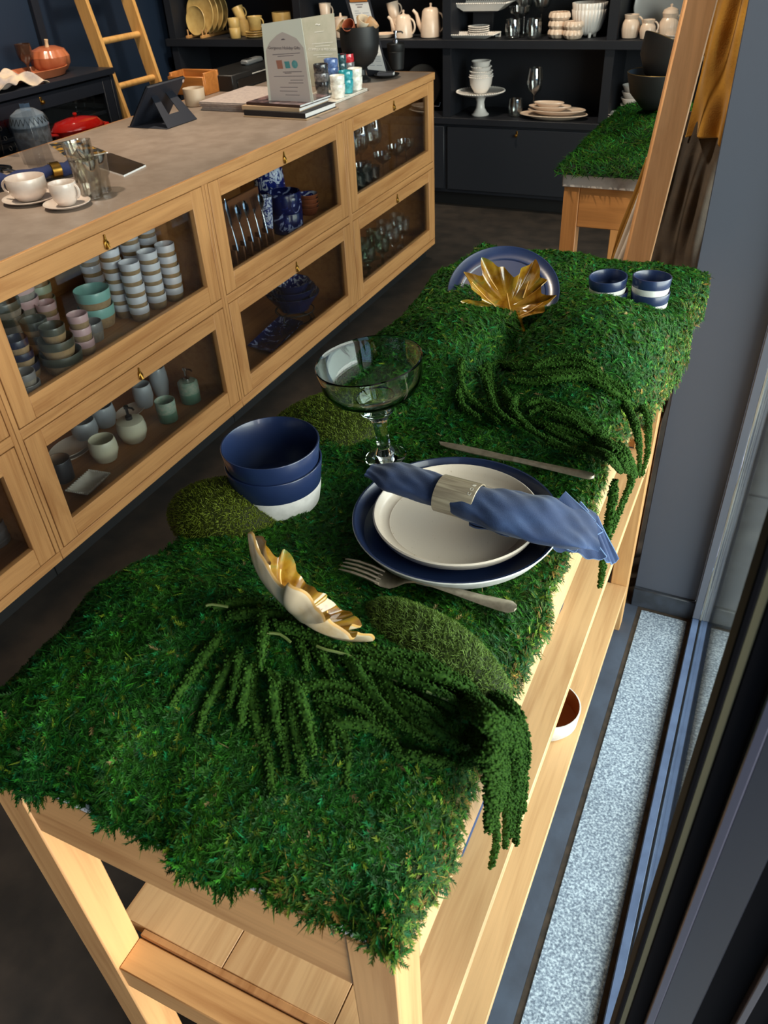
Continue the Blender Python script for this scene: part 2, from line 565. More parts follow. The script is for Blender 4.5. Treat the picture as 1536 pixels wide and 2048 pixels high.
def fibre_mesh(P, N, L, HW, C, segs=3, leaf=0, lean=.55, up=.7):
    """arrays of curved blades (and side leaflets): returns verts, tris, colours"""
    n = len(P)
    t = RNG.normal(size=(n, 3)); t -= N * (t * N).sum(1, keepdims=True); t /= np.linalg.norm(t, axis=1, keepdims=True) + 1e-9
    sd = np.cross(t, N); cv = RNG.normal(0, .35, (n, 1))
    V, F, CC = [], [], []
    def pt(s):
        return P + N * (L * (up * s - .28 * s * s * (up > .5))) [:, None] + t * (L * (lean * s + (.9 - lean) * s * s))[:, None] + sd * (L * s * s)[:, None] * cv
    rows = []
    for k in range(segs):
        s = k / segs; c = pt(s); wd = (HW * (1 - s ** 2))[:, None]
        rows.append((c - sd * wd, c + sd * wd, s))
    tip = pt(1.0)
    nv = 2 * segs + 1
    vv = np.empty((n, nv, 3)); cc = np.empty((n, nv, 3))
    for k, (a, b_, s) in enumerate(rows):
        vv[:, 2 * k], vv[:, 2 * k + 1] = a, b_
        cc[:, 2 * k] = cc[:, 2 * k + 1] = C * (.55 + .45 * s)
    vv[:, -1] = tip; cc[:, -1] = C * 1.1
    tl = []
    for k in range(segs - 1): tl += [(2 * k, 2 * k + 1, 2 * k + 3), (2 * k, 2 * k + 3, 2 * k + 2)]
    tl.append((2 * segs - 2, 2 * segs - 1, 2 * segs))
    ff = (np.arange(n) * nv)[:, None, None] + np.array(tl)[None]
    V.append(vv.reshape(-1, 3)); F.append(ff.reshape(-1, 3)); CC.append(cc.reshape(-1, 3))
    base = n * nv
    for q in range(leaf):
        s = .22 + .7 * q / max(leaf, 1)
        a, b_ = pt(s - .09), pt(s + .09)
        for sg in (-1, 1):
            ln = (L * (.24 * (1 - .6 * s)))[:, None]
            tipp = pt(min(s + .16, 1.05)) + sd * ln * sg + N * ln * .35
            lv = np.stack([a, b_, tipp], 1)
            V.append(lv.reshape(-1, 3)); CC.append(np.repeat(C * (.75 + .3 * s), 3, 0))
            F.append((base + np.arange(n) * 3)[:, None] + np.arange(3)[None]); base += n * 3
    return np.concatenate(V), np.concatenate(F), np.concatenate(CC)

def np_mesh(name, V, F, C, mats, mi=None):
    me = bpy.data.meshes.new(name)
    me.vertices.add(len(V)); me.vertices.foreach_set('co', V.astype(np.float32).ravel())
    me.loops.add(len(F) * 3); me.loops.foreach_set('vertex_index', F.astype(np.int32).ravel())
    me.polygons.add(len(F)); me.polygons.foreach_set('loop_start', np.arange(0, len(F) * 3, 3, dtype=np.int32))
    for q in mats: me.materials.append(q)
    if mi is not None: me.polygons.foreach_set('material_index', mi.astype(np.int32))
    me.update()
    ca = me.color_attributes.new('Col', 'FLOAT_COLOR', 'POINT')
    ca.data.foreach_set('color', np.concatenate([C, np.ones((len(C), 1))], 1).astype(np.float32).ravel())
    o = bpy.data.objects.new(name, me); COL.objects.link(o)
    return o

def moss_mat(name, rough=.6, tr=.3, spec=.25):
    m, nt, b = base_mat(name)
    a = nt.nodes.new('ShaderNodeAttribute'); a.attribute_name = 'Col'
    nt.links.new(a.outputs[0], b.inputs['Base Color'])
    b.inputs['Roughness'].default_value = rough; b.inputs['Specular IOR Level'].default_value = spec
    t = nt.nodes.new('ShaderNodeBsdfTranslucent'); nt.links.new(a.outputs[0], t.inputs[0])
    mx = nt.nodes.new('ShaderNodeMixShader'); mx.inputs[0].default_value = tr
    nt.links.new(b.outputs[0], mx.inputs[1]); nt.links.new(t.outputs[0], mx.inputs[2])
    nt.links.new(mx.outputs[0], nt.nodes['Material Output'].inputs[0])
    return m
MOSS = moss_mat('moss_fronds')
SOIL = mat('moss_base', (10, 26, 12), .9, c2=(24, 34, 14), vs=60)

def sample_grid(X, Y, Z, n, wfn):
    """random points with normals on a grid surface, denser where wfn is larger"""
    P = np.stack([X, Y, Z], -1); A, B, Cc, D = P[:-1, :-1], P[1:, :-1], P[1:, 1:], P[:-1, 1:]
    nn = np.cross(B - A, D - A); ar = np.linalg.norm(nn, axis=-1)
    wt = (ar * wfn((A + Cc)[..., 0] / 2, (A + Cc)[..., 1] / 2)).ravel()
    k = RNG.choice(len(wt), n, p=wt / wt.sum())
    u, v_ = RNG.random((n, 1)), RNG.random((n, 1))
    f = lambda q: q.reshape(-1, 3)[k]
    p = f(A) * (1 - u) * (1 - v_) + f(B) * u * (1 - v_) + f(Cc) * u * v_ + f(D) * (1 - u) * v_
    N = f(nn); N = N / (np.linalg.norm(N, axis=1, keepdims=True) + 1e-12)
    return p, N

def rgb(*c): return np.array(lin(c)[:3])
def moss_colours(p, olive=0):
    n = len(p); x, y = p[:, 0], p[:, 1]
    k = .5 + .5 * np.sin(x * 21 + 3 * np.sin(y * 13)) * np.sin(y * 17 + 2 * np.sin(x * 19))
    k2 = .5 + .5 * np.sin(x * 47 + y * 9) * np.sin(y * 53 - x * 11)
    c = rgb(28, 94, 25)[None] * (1 - k)[:, None] + rgb(54, 114, 23)[None] * k[:, None]
    yel = (RNG.random(n) < .05 + .10 * (k2 > .86))
    c = np.where(yel[:, None], rgb(104, 128, 30)[None], c)
    teal = RNG.random(n) < .10
    c = np.where(teal[:, None], rgb(22, 116, 60)[None], c)
    if y.max() < 2:
        d = np.minimum(xr_edge(y) - x, y - yf_edge(x) + .2 * sst(-.25, -.35, x))
        eg = RNG.random(n) < np.clip(.5 - d / .03, 0, .4)
        c = np.where(eg[:, None], (rgb(120, 128, 40) if n < 0 else np.where((RNG.random(n) < .3)[:, None], rgb(150, 116, 52)[None], rgb(110, 140, 44)[None])), c)
    tan = RNG.random(n) < .006
    c = np.where(tan[:, None], rgb(160, 140, 90)[None], c)
    return .62 * c * np.exp(RNG.normal(0, .45, (n, 1)))

nx, ny = 90, 260
U, Vv = np.meshgrid(np.linspace(0, 1, nx), np.linspace(0, 1, ny), indexing='ij')
U = .5 + .5 * np.sin((U - .5) * PI) * .5 + (U - .5) * .5        # finer rows near the edges
Y = .2535 + (YB - .2535) * Vv; X = xl_edge(Y) + (xr_edge(Y) - xl_edge(Y)) * U; Y = yf_edge(X) + (YB - yf_edge(X)) * Vv; Z = hgt(X, Y)
# skirt: one more ring hanging down
def ringed(X, Y, Z):
    X = np.pad(X, 1, 'edge'); Y = np.pad(Y, 1, 'edge'); Z = np.pad(Z, 1, 'edge')
    hang = .012 + .05 * sst(1.1, 1.4, Y[-1]); Z[-1] -= hang; X[-1] += .004; Z[0] -= .014; X[0] -= .004
    Z[:, 0] -= .012 * sst(.251, .247, Y[:, 0]); Y[:, 0] -= .0045; Z[:, -1] -= .01; Y[:, -1] += .004
    return X, Y, Z
X, Y, Z = ringed(X, Y, Z)
V0 = np.stack([X, Y, Z - .004], -1).reshape(-1, 3); H_ = X.shape[1]
ii, jj = np.meshgrid(np.arange(X.shape[0] - 1), np.arange(H_ - 1), indexing='ij'); q0 = (ii * H_ + jj).ravel()
F0 = np.concatenate([np.stack([q0, q0 + H_, q0 + H_ + 1], 1), np.stack([q0, q0 + H_ + 1, q0 + 1], 1)])
def near_w(x, y): return np.clip(1.5 / (x * x + y * y + .45) ** .5, .6, 2.2) ** 1.6
P1, N1 = sample_grid(X, Y, Z, 88000, near_w)
L1 = RNG.uniform(.010, .020, len(P1)); 
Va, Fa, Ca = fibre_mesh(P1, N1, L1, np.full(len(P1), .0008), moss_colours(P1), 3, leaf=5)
P2, N2 = sample_grid(X, Y, Z, 70000, near_w)
L2 = RNG.uniform(.010, .022, len(P2))
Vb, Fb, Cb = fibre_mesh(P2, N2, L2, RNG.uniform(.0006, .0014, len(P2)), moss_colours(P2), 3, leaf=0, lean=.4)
V = np.concatenate([V0, Va, Vb]); F = np.concatenate([F0, Fa + len(V0), Fb + len(V0) + len(Va)])
C = np.concatenate([np.full((len(V0), 3), .02), Ca, Cb])
mi = np.concatenate([np.zeros(len(F0)), np.ones(len(Fa) + len(Fb))])
tag(np_mesh('moss_mat', V, F, C, [SOIL, MOSS], mi), 'bright green sheet moss heaped in mounds over the oak display table', 'moss', kind='stuff')

def cushion(name, c, rx, ry, h, rz, label, col, n=7000, ln=.006, sq=2.3):
    nu, nv = 30, 40
    a, t = np.meshgrid(np.linspace(0, 2 * PI, nv + 1), np.linspace(0, 1, nu), indexing='xy')
    wob = 1 + .06 * np.sin(a * 2 + 1) + .05 * np.sin(a * 3 + rz) + .025 * np.sin(a * 5)
    r = np.sin(t * PI / 2) * wob; zz = h * (np.clip(1 - np.sin(t * PI / 2) ** sq, 0, 1)) ** .6
    x = rx * r * np.cos(a); y = ry * r * np.sin(a)
    z = zz + .0012 * np.sin(x * 300) * np.sin(y * 270)
    X_, Y_ = x * math.cos(rz) - y * math.sin(rz), x * math.sin(rz) + y * math.cos(rz)
    Pq, Nq = sample_grid(X_, Y_, z, n, lambda q, s: np.ones_like(q))
    cc = rgb(*col)[None] * np.exp(RNG.normal(0, .25, (n, 1))) * (1 + .5 * (RNG.random((n, 1)) < .06))
    Vf, Ff, Cf = fibre_mesh(Pq, Nq, RNG.uniform(.5, 1, n) * ln, np.full(n, .00045), cc, 2, 0, lean=.25, up=.85)
    Vd = np.stack([X_, Y_, z], -1).reshape(-1, 3); W = X_.shape[1]
    i2, j2 = np.meshgrid(np.arange(X_.shape[0] - 1), np.arange(W - 1), indexing='ij'); q = (i2 * W + j2).ravel()
    Fd = np.concatenate([np.stack([q, q + W, q + W + 1], 1), np.stack([q, q + W + 1, q + 1], 1)])
    o = np_mesh(name, np.concatenate([Vd, Vf]), np.concatenate([Fd, Ff + len(Vd)]), np.concatenate([np.full((len(Vd), 3), .015) * rgb(*col) / .1, Cf]), [MOSS])
    o.location = c
    return tag(o, label, 'moss', 'olive moss cushions on the table')
cushion('moss_cushion', (-.572, .662, 1.066), .082, .060, .052, .4, 'olive moss cushion beside the stacked navy bowls, at the table rim', (112, 128, 34))
cushion('moss_cushion', (-.552, .935, 1.066), .100, .090, .030, .9, 'flat round olive moss cushion behind the stacked navy bowls', (108, 130, 36))
cushion('moss_cushion', (-.228, .518, 1.072), .094, .058, .052, -.40, 'grey-green moss cushion between fork and hanging amaranth', (108, 138, 60), 10000)

# ------------------------------------------------------------------ amaranth
AMA = mat('amaranth_seed', (22, 50, 12), .8, c2=(50, 84, 24), vs=400, spec=.1)
STEMM = mat('amaranth_stem', (92, 108, 52), .6)
OCT = [(1, 0, 0), (-1, 0, 0), (0, 1, 0), (0, -1, 0), (0, 0, 1), (0, 0, -1)]
OCF = [(0, 2, 4), (2, 1, 4), (1, 3, 4), (3, 0, 4), (2, 0, 5), (1, 2, 5), (3, 1, 5), (0, 3, 5)]
OV, OF = np.array(OCT, float), np.array(OCF)
def spline(pts, step=.004):
    P = [np.array(p) for p in pts]; P = [2 * P[0] - P[1]] + P + [2 * P[-1] - P[-2]]; out = []
    for i in range(1, len(P) - 2):
        n = max(2, int(np.linalg.norm(P[i + 1] - P[i]) / step))
        for k in range(n):
            t = k / n
            out.append(.5 * (2 * P[i] + (P[i + 1] - P[i - 1]) * t + (2 * P[i - 1] - 5 * P[i] + 4 * P[i + 1] - P[i + 2]) * t * t + (3 * P[i] - P[i - 1] - 3 * P[i + 1] + P[i + 2]) * t ** 3))
    return np.array(out + [P[-2]])
def strand(path, r, parent, off):
    c = spline(path); n = len(c)
    t = np.gradient(c, axis=0); t /= np.linalg.norm(t, axis=1, keepdims=True) + 1e-9
    a = np.cross(t, [.3, .2, 1.]); a /= np.linalg.norm(a, axis=1, keepdims=True) + 1e-9; b_ = np.cross(t, a)
    s = np.linspace(0, 1, n); rad = r * (1 - .55 * s ** 2.2) * np.minimum(1, .55 + 4 * s)
    per = 11
    k = np.repeat(np.arange(n), per); ang = RNG.uniform(0, 2 * PI, n * per); rr = rad[k] * RNG.uniform(.72, 1.12, n * per)
    ctr = c[k] + a[k] * (np.cos(ang) * rr)[:, None] + b_[k] * (np.sin(ang) * rr)[:, None] + t[k] * RNG.uniform(-.003, .003, (n * per, 1))
    sz = RNG.uniform(.0010, .0019, n * per) * (r / .0058)
    V = (ctr[:, None, :] + OV[None] * sz[:, None, None] * RNG.uniform(.75, 1.25, (n * per, 1, 3))).reshape(-1, 3)
    F = ((np.arange(n * per) * 6)[:, None, None] + OF[None]).reshape(-1, 3)
    # core
    m = 6; th = np.linspace(0, 2 * PI, m, endpoint=False)
    core = (c[:, None] + (a[:, None] * np.cos(th)[None, :, None] + b_[:, None] * np.sin(th)[None, :, None]) * (rad * .85)[:, None, None]).reshape(-1, 3)
    i, j = np.meshgrid(np.arange(n - 1), np.arange(m), indexing='ij'); q = (i * m + j).ravel(); q2 = (i * m + (j + 1) % m).ravel()
    Fc = np.concatenate([np.stack([q, q2, q2 + m], 1), np.stack([q, q2 + m, q + m], 1)]) + len(V)
    V = np.concatenate([V, core]) - np.array(off); F = np.concatenate([F, Fc])
    o = np_mesh('strand', V, F, np.full((len(V), 3), .1), [AMA]); o.parent = parent
def bunch(loc, label, lists, sc, ox, oy, r, stems=()):
    T_ = thing('amaranth_bunch', loc, label, 'plant')
    for i, l in enumerate(lists):
        rr = r * random.uniform(.88, 1.1)
        pts = []
        for (x, y) in l:
            p = on_moss(ox + x / sc, oy + y / sc, .011 + .004 * (i % 4))
            pts.append(p)
        if len(pts) == 2: pts.insert(1, (pts[0] + pts[1]) / 2)
        strand(pts, rr, T_, loc)
    for l in stems:
        pts = [on_moss(ox + x / sc, oy + y / sc, .022) for x, y in l]
        c = [Vector(p) - Vector(loc) for p in spline(pts, .01)]
        G().tube(c, .0014, 6).build('stem', STEMM, T_)
FA = [[(270,420),(200,520),(130,620),(75,700)],[(340,480),(270,600),(210,710),(180,800)],[(380,540),(360,660),(350,770)],[(430,350),(432,450),(420,550)],
 [(400,560),(390,660),(410,780),(450,870),(470,1030)],[(450,560),(530,660),(530,760),(520,860),(525,950)],[(540,600),(545,720),(570,860),(590,970)],[(560,610),(600,740),(625,880)],
 [(620,640),(700,740),(750,830),(760,900),(750,1000)],[(570,625),(700,615),(800,640),(860,700),(900,770)],[(640,660),(740,670),(830,720),(880,800),(940,850)],[(700,760),(820,770),(910,810),(950,870)],
 [(560,420),(590,500),(600,560)],[(630,440),(660,510),(700,580)],[(730,470),(770,540),(790,600)],[(770,510),(850,640),(940,740),(1010,790),(1080,830)],[(840,490),(890,590),(930,700)],[(870,540),(960,700),(1060,790),(1150,850)],
 [(780,480),(900,490),(1050,520),(1180,600),(1300,650),(1400,720),(1440,850),(1435,980),(1432,1100)],[(880,560),(1000,570),(1150,600),(1280,680),(1370,760),(1420,870),(1420,1000),(1405,1220)],
 [(900,600),(1020,630),(1150,680),(1260,750),(1360,800),(1400,900),(1390,1050),(1385,1190)],[(1050,650),(1150,700),(1240,780),(1320,830),(1360,930),(1370,1100),(1365,1235)],
 [(940,640),(1060,760),(1150,830),(1190,870)],[(1000,880),(1100,910),(1200,905),(1290,880),(1345,910)],[(1100,720),(1220,800),(1310,880),(1330,1000),(1320,1120),(1332,1200),(1312,1310)],
 [(1300,690),(1380,760),(1425,830)],[(1000,660),(1120,760),(1190,850)],[(1300,900),(1310,1000),(1305,1100),(1300,1170)],[(240,320),(330,300),(430,300),(505,312)],[(300,350),(420,340),(520,350),(575,392)],
 [(480,380),(540,400),(620,430),(700,470)],[(820,490),(960,540),(1100,570),(1220,640),(1320,700),(1400,790)],[(960,560),(1090,590),(1210,650),(1310,730),(1390,820),(1412,960),(1400,1080)],
 [(820,560),(900,660),(980,740),(1070,800)],[(340,500),(330,600),(300,700)],[(470,600),(480,720),(500,830)],[(660,680),(690,780),(700,870)],[(500,620),(470,730),(440,820)],
 [(1120,640),(1200,690),(1290,760),(1350,850),(1345,960),(1340,1090)],[(800,520),(900,560),(1000,600),(1100,640),(1200,700)],[(930,860),(1000,890),(1100,880)],[(1240,820),(1300,860),(1345,950),(1350,1080)]]
bunch((-.3, .42, 1.12), 'dark green hanging amaranth spilling over the front corner, below the fork', FA, 1.92, 300, 1050, .0068,
      [[(450,415),(500,420),(540,450)],[(640,465),(680,480),(760,500),(860,550),(950,600)],[(1060,640),(1140,670),(1210,708)],[(215,310),(240,305),(300,315)]])
FB = [[(400,660),(480,640),(560,660),(680,650),(800,640),(900,660),(1000,720),(1090,780),(1150,840),(1190,900),(1195,1000)],[(540,720),(650,730),(760,710),(880,710),(960,740),(1040,790),(1110,840),(1160,910),(1190,980),(1185,1080),(1160,1180)],
 [(300,620),(290,700),(320,790),(400,860),(470,920)],[(380,660),(420,740),(440,820),(480,880),(560,930)],[(420,640),(440,760),(480,860)],[(500,760),(540,860),(600,930)],
 [(620,880),(700,850),(790,880),(880,920),(960,970),(1040,1030),(1090,1090),(1110,1200),(1060,1330),(1015,1450)],[(700,880),(800,900),(900,960),(1000,1030),(1080,1080),(1120,1180),(1100,1260)],[(640,920),(740,950),(850,980),(950,1020),(1030,1060)],
 [(700,950),(800,1000),(900,1050),(1000,1090),(1060,1160)],[(280,760),(300,840),(380,900)],[(560,800),(540,860),(620,950),(700,1000)],[(560,690),(700,690),(830,680),(930,700),(1010,760),(1080,840),(1130,940),(1150,1060),(1145,1170)],
 [(640,660),(740,620),(850,610),(950,650)],[(600,840),(680,820),(770,850),(860,880)],[(690,1000),(780,1040),(880,1080)],[(1030,1040),(1090,1100),(1130,1180)],[(1032,1200),(1000,1430),(980,1560),(968,1660),(960,1708)],[(760,900),(860,950),(960,1010),(1050,1070),(1090,1160)]]
bunch((-.25, 1.1, 1.11), 'dark green hanging amaranth trailing over the back mound, behind the knife', FB, 2.4, 800, 460, .0066)
# ------------------------------------------------------------------ shop counter: cabinets and worktop
XF, XK = -1.834, -2.79
def cabinet(y0, y1, label, end=False):
    c = thing('counter_cabinet', (XF, (y0 + y1) / 2, 0), label, 'cabinet', 'oak counter cabinets')
    def B(name, m, x0, x1, a, b_, z0, z1, ch=.0015, par=None):
        return G().box(x0 - XF, x1 - XF, a - (y0 + y1) / 2, b_ - (y0 + y1) / 2, z0, z1, ch).build(name, m, par or c)
    hw = .0165
    B('bottom_panel', OIN, XK, XF - .02, y0 + .002, y1 - .002, .10, .135)
    B('back_panel', OIN, XK, XK + .35, y0 + .002, y1 - .002, .135, .97)
    B('middle_shelf', OIN, XK + .35, XF - .022, y0 + .02, y1 - .02, .56, .585)
    for a in (y0 + .001, y1 - .019): B('side_panel', OIN, XK + .35, XF - .022, a, a + .018, .135, .979)
    for a, b_ in ((y0 + .001, y0 + hw), (y1 - hw, y1 - .001)): B('stile', OZ, XF - .022, XF, a, b_, .126, .979)
    B('rail', OY, XF - .022, XF, y0 + hw, y1 - hw, .533, .566)
    B('plinth_rail', OY, XF - .022, XF, y0 + .001, y1 - .001, .09, .125)
    B('plinth', BLACKP, XK + .05, XF - .06, y0 + .001, y1 - .001, 0, .09)
    if end: B('end_panel', OX, XK, XF - .023, y1 - .001, y1 + .006, .09, .979)
    for z0, z1 in ((.569, .977), (.128, .530)):
        a, b_ = y0 + hw + .003, y1 - hw - .003
        d = bpy.data.objects.new('door', None); COL.objects.link(d); d.parent = c
        st, rt = .066, .062
        X0, X1 = XF - .021, XF + .0005
        B('door_stile', OZ, X0, X1, a, a + st, z0, z1, .0015, d); B('door_stile', OZ, X0, X1, b_ - st, b_, z0, z1, .0015, d)
        B('door_rail', OY, X0, X1, a + st, b_ - st, z1 - rt + .003, z1, .0015, d); B('door_rail', OY, X0, X1, a + st, b_ - st, z0, z0 + rt + .008, .0015, d)
        B('pane', PANEGLASS, XF - .016, XF - .013, a + st - .004, b_ - st + .004, z0 + rt + .004, z1 - rt + .006, 0, d)
        # brass ring pull
        g = G(); zc = z1 - .032
        g.prism([(.0085 * math.cos(k * PI / 6), .012 * math.sin(k * PI / 6)) for k in range(12)], 0, .003)
        g.move(Matrix.Translation((.0005, 0, zc)) @ Matrix(((0, 0, 1, 0), (1, 0, 0, 0), (0, 1, 0, 0), (0, 0, 0, 1))))
        g.tube([(.006, .0095 * math.sin(k * PI / 8), zc - .008 + .0125 * math.cos(k * PI / 8)) for k in range(17)], .0016, 6)
        g.tube([(.003, 0, zc - .0005), (.010, 0, zc - .016)], [.0042, .0058], 8)
        g.tube([(.003, 0, zc + .010), (.004, 0, zc + .024)], [.0045, .0025], 8)
        g.build('handle', BRASS, d)
    return c
YS = [.227, 1.288, 2.349, 3.42, 4.482]
cabinet(YS[0], YS[1], 'oak counter cabinet closest to the street door, cut off by the picture edge')
cabinet(YS[1], YS[2], 'oak counter cabinet full of stacked striped cups above soap dispensers')
cabinet(YS[2], YS[3], 'oak counter cabinet showing cutlery and blue patterned crockery')
cabinet(YS[3], YS[4], 'oak counter cabinet full of drinking glasses at the end of the run', True)
WT = thing('counter_worktop', ((XF + XK) / 2, 2.35, .98), 'long grey laminate worktop with oak edging over the counter cabinets', 'worktop')
WC = ((XF + XK) / 2, 2.35, .98)
def wt(name, m, *b_): return G().box(*b_, .0012).move(Matrix.Translation((-WC[0], -WC[1], -WC[2]))).build(name, m, WT)
wt('top_panel', WORKTOP, XK + .004, XF - .006, .225, 4.472, .981, 1.017)
wt('front_edging', oak('oak_edging_y', 'y', (196, 144, 92), (168, 116, 68)), XF - .006, XF + .006, .225, 4.486, .981, 1.0165)
wt('end_edging', oak('oak_edging_x', 'x', (196, 144, 92), (168, 116, 68)), XK + .004, XF - .006, 4.472, 4.486, .981, 1.0165)
wt('back_edging', OEDGE, XK - .008, XK + .004, .225, 4.486, .981, 1.0165)
# ------------------------------------------------------------------ things on the moss
NAVY = mat('navy_glaze', (32, 46, 80), .3, c2=(26, 38, 70), vs=12, coat=.2)
STONE = mat('white_stoneware', (226, 224, 220), .45, c2=(206, 204, 200), vs=60, bs=120, bst=.1)
m, nt, b = base_mat('speckled_white_glaze')
v = ocoord(nt)
n1 = noise(nt, 420, 2, v); n2 = noise(nt, 9, 3, v)
r1 = ramp(nt, n1.outputs[0], [(.24, lin((176, 150, 120))), (.31, lin((226, 212, 196)))])
nt.links.new(r1.outputs[0], b.inputs['Base Color'])
b.inputs['Roughness'].default_value = .3
bump(nt, b, n2.outputs[0], .06, .002)
SPECK = m

pl = thing('dinner_plate', (-.274, .730, 1.077), 'large navy stoneware dinner plate with white underside, lowest of the place setting', 'plate')
g = vessel([(.085, 0), (.100, .002), (.119, .012), (.129, .028)], .004, 72)
g.m = [0] * len(g.m)
R = len(g.f)
for k in range(72 * 5): g.m[k] = 1
g.build('plate_body', [NAVY, STONE, NAVY], pl)
p2 = thing('side_plate', (-.275, .735, 1.0875), 'smaller speckled white plate lying on the navy dinner plate', 'plate')
g = G()
g.lathe([(r * .972, z * .8) for r, z in [(0, 0), (.070, 0), (.090, .003), (.103, .012), (.1075, .024), (.1055, .0258), (.1035, .024), (.101, .0135), (.095, .0075), (.088, .0062), (.0865, .0070), (.085, .0062), (0, .0060)]], 72, 0)
g.build('plate_body', SPECK, p2)

# napkin and its ring
LINEN, nt, b = base_mat('washed_blue_linen')
v = ocoord(nt)
n1 = noise(nt, 16, 5, v); n2 = noise(nt, 700, 2, v)
r1 = ramp(nt, n1.outputs[0], [(.3, lin((24, 38, 70))), (.55, lin((36, 55, 94))), (.8, lin((52, 75, 116)))])
nt.links.new(r1.outputs[0], b.inputs['Base Color'])
b.inputs['Roughness'].default_value = .9
b.inputs['Sheen Weight'].default_value = .15
bump(nt, b, n2.outputs[0], .35, .0008)
HEM = mat('linen_hem', (104, 130, 170), .9)
nk = thing('napkin', at(918, 1000, z=1.115), 'washed blue linen napkin rolled through a horn ring across the white plate', 'napkin')
NK = Vector(nk.location)
ax = [Vector(q) - NK for q in (at(738, 940, z=1.142), at(800, 958, z=1.139), at(875, 982, z=1.136), at(925, 1000, z=1.136), at(965, 1012, z=1.136), at(1030, 1026, z=1.134), at(1100, 1040, z=1.128), at(1160, 1052, z=1.118), at(1192, 1064, z=1.110))]
hw = [.013, .0265, .0235, .0215, .026, .036, .042, .044, .036]
hh = [.004, .013, .0165, .0175, .0175, .0165, .013, .0095, .004]
def lerp(tab, s):
    q = s * (len(tab) - 1); i = min(int(q), len(tab) - 2); t = q - i
    t = t * t * (3 - 2 * t) if not isinstance(tab[0], Vector) else t
    return tab[i] * (1 - t) + tab[i + 1] * t
AX = [Vector(q) for q in spline([tuple(q) for q in ax], .004)]
def axis(s):
    q = s * (len(AX) - 1); i = min(int(q), len(AX) - 2); t = q - i
    return AX[i] * (1 - t) + AX[i + 1] * t
def napkin_fn(u, v):
    c = axis(u); t = (axis(min(u + .01, 1)) - axis(max(u - .01, 0))).normalized()
    side = t.cross(Vector((0, 0, 1))).normalized(); up = side.cross(t)
    a = 2 * PI * v
    W, Hh = lerp(hw, u), lerp(hh, u)
    fold = 1 + (.03 + .03 * sst(.45, .8, u)) * math.sin(3 * a + 1.5) + .03 * math.sin(5 * a - 2 * u + 1) + .02 * math.sin(9 * a + 22 * u)
    ca, sa = math.cos(a), math.sin(a)
    sgn = lambda q, e: math.copysign(abs(q) ** e, q)
    wr = .0009 * math.sin(30 * u + 4 * math.sin(a)) * sst(.5, .6, u) + .0007 * math.sin(60 * u + 7 * a) + .0016 * math.sin(11 * u + 3 * math.cos(a)) * sst(.5, .7, u)
    return c + side * (W * sgn(ca, .9) * fold) + up * (Hh * sgn(sa, .85) * fold + wr)
g = G(); g.sheet(napkin_fn, 110, 56)
g.add([napkin_fn(0, j / 56) for j in range(56)], [list(range(56))]); g.add([napkin_fn(1, j / 56) for j in range(56)], [list(range(56))[::-1]])
g.build('cloth', LINEN, nk, sharp=80)
def flap(c00, c10, c11, c01, amp, seed, name='flap'):
    cs = [Vector(q) - NK for q in (c00, c10, c11, c01)]
    def fn(u, v):
        p = (cs[0] * (1 - u) + cs[1] * u) * (1 - v) + (cs[3] * (1 - u) + cs[2] * u) * v
        return p + Vector((0, 0, 1)) * (amp * math.sin(7 * u + seed + 3 * v) * (.3 + v) + amp * .5 * math.sin(15 * u * (1 + .3 * v) + seed * 2))
    o = G().sheet(fn, 30, 24, .0012).build(name, LINEN, nk, sharp=80)
    e = [fn(0, k / 12) for k in range(13)] + [fn(k / 24, 1) for k in range(25)] + [fn(1, 1 - k / 12) for k in range(13)]
    G().tube([q + Vector((0, 0, .0004)) for q in e], .0011, 5).build('hem', HEM, o)
    e = [fn(.06 + .88 * k / 24, .86) for k in range(25)]
    G().tube([q + Vector((0, 0, .0002)) for q in e], .0005, 4).build('stitching', HEM, o)
flap(at(1060, 1070, z=1.118), at(1130, 985, z=1.138), at(1190, 1040, z=1.116), at(1112, 1092, z=1.102), .003, .4)
flap(at(1085, 1075, z=1.112), at(1160, 1005, z=1.128), at(1206, 1058, z=1.10), at(1150, 1098, z=1.09), .003, 2.1)
flap(at(1100, 1090, z=1.102), at(1165, 1030, z=1.114), at(1212, 1118, z=1.066), at(1122, 1104, z=1.085), .003, 3.2)
flap(at(1165, 1030, z=1.114), at(1195, 1030, z=1.112), at(1236, 1122, z=1.055), at(1212, 1128, z=1.06), .002, 4.0)
# small curl of cloth tucked out under the ring
def curl(u, v):
    c = (at(938, 1035, z=1.119) * (1 - u) + at(1018, 1062, z=1.113) * u) - NK
    a = 2 * PI * v * .93
    r = .0105 * (1 - .3 * u) * (1 + .15 * math.sin(9 * u))
    return c + Vector((.35 * math.cos(a), -.94 * math.cos(a), math.sin(a) * .9)) * r
G().sheet(curl, 24, 22, .0014).build('cloth_curl', LINEN, nk, sharp=80)
HORN, nt, b = base_mat('pale_horn')
v = ocoord(nt, (6, 60, 60))
n1 = noise(nt, 2, 4, v, .8)
r1 = ramp(nt, n1.outputs[0], [(.35, lin((132, 118, 100))), (.6, lin((176, 162, 138))), (.8, lin((200, 188, 164)))])
nt.links.new(r1.outputs[0], b.inputs['Base Color']); b.inputs['Roughness'].default_value = .25
rA, rB = at(880, 985, z=1.136), at(957, 1006, z=1.136)
rd = (rB - rA); rl = rd.length; rx = rd.normalized(); ry = Vector((0, 0, 1)).cross(rx).normalized(); rz = rx.cross(ry)
nr = thing('napkin_ring', (rA + rB) / 2, 'polished horn napkin ring with small engraved letters round the blue napkin', 'napkin ring')
nr.matrix_world = Matrix.Translation((rA + rB) / 2) @ Matrix((rx, ry, rz)).transposed().to_4x4()
g = G()
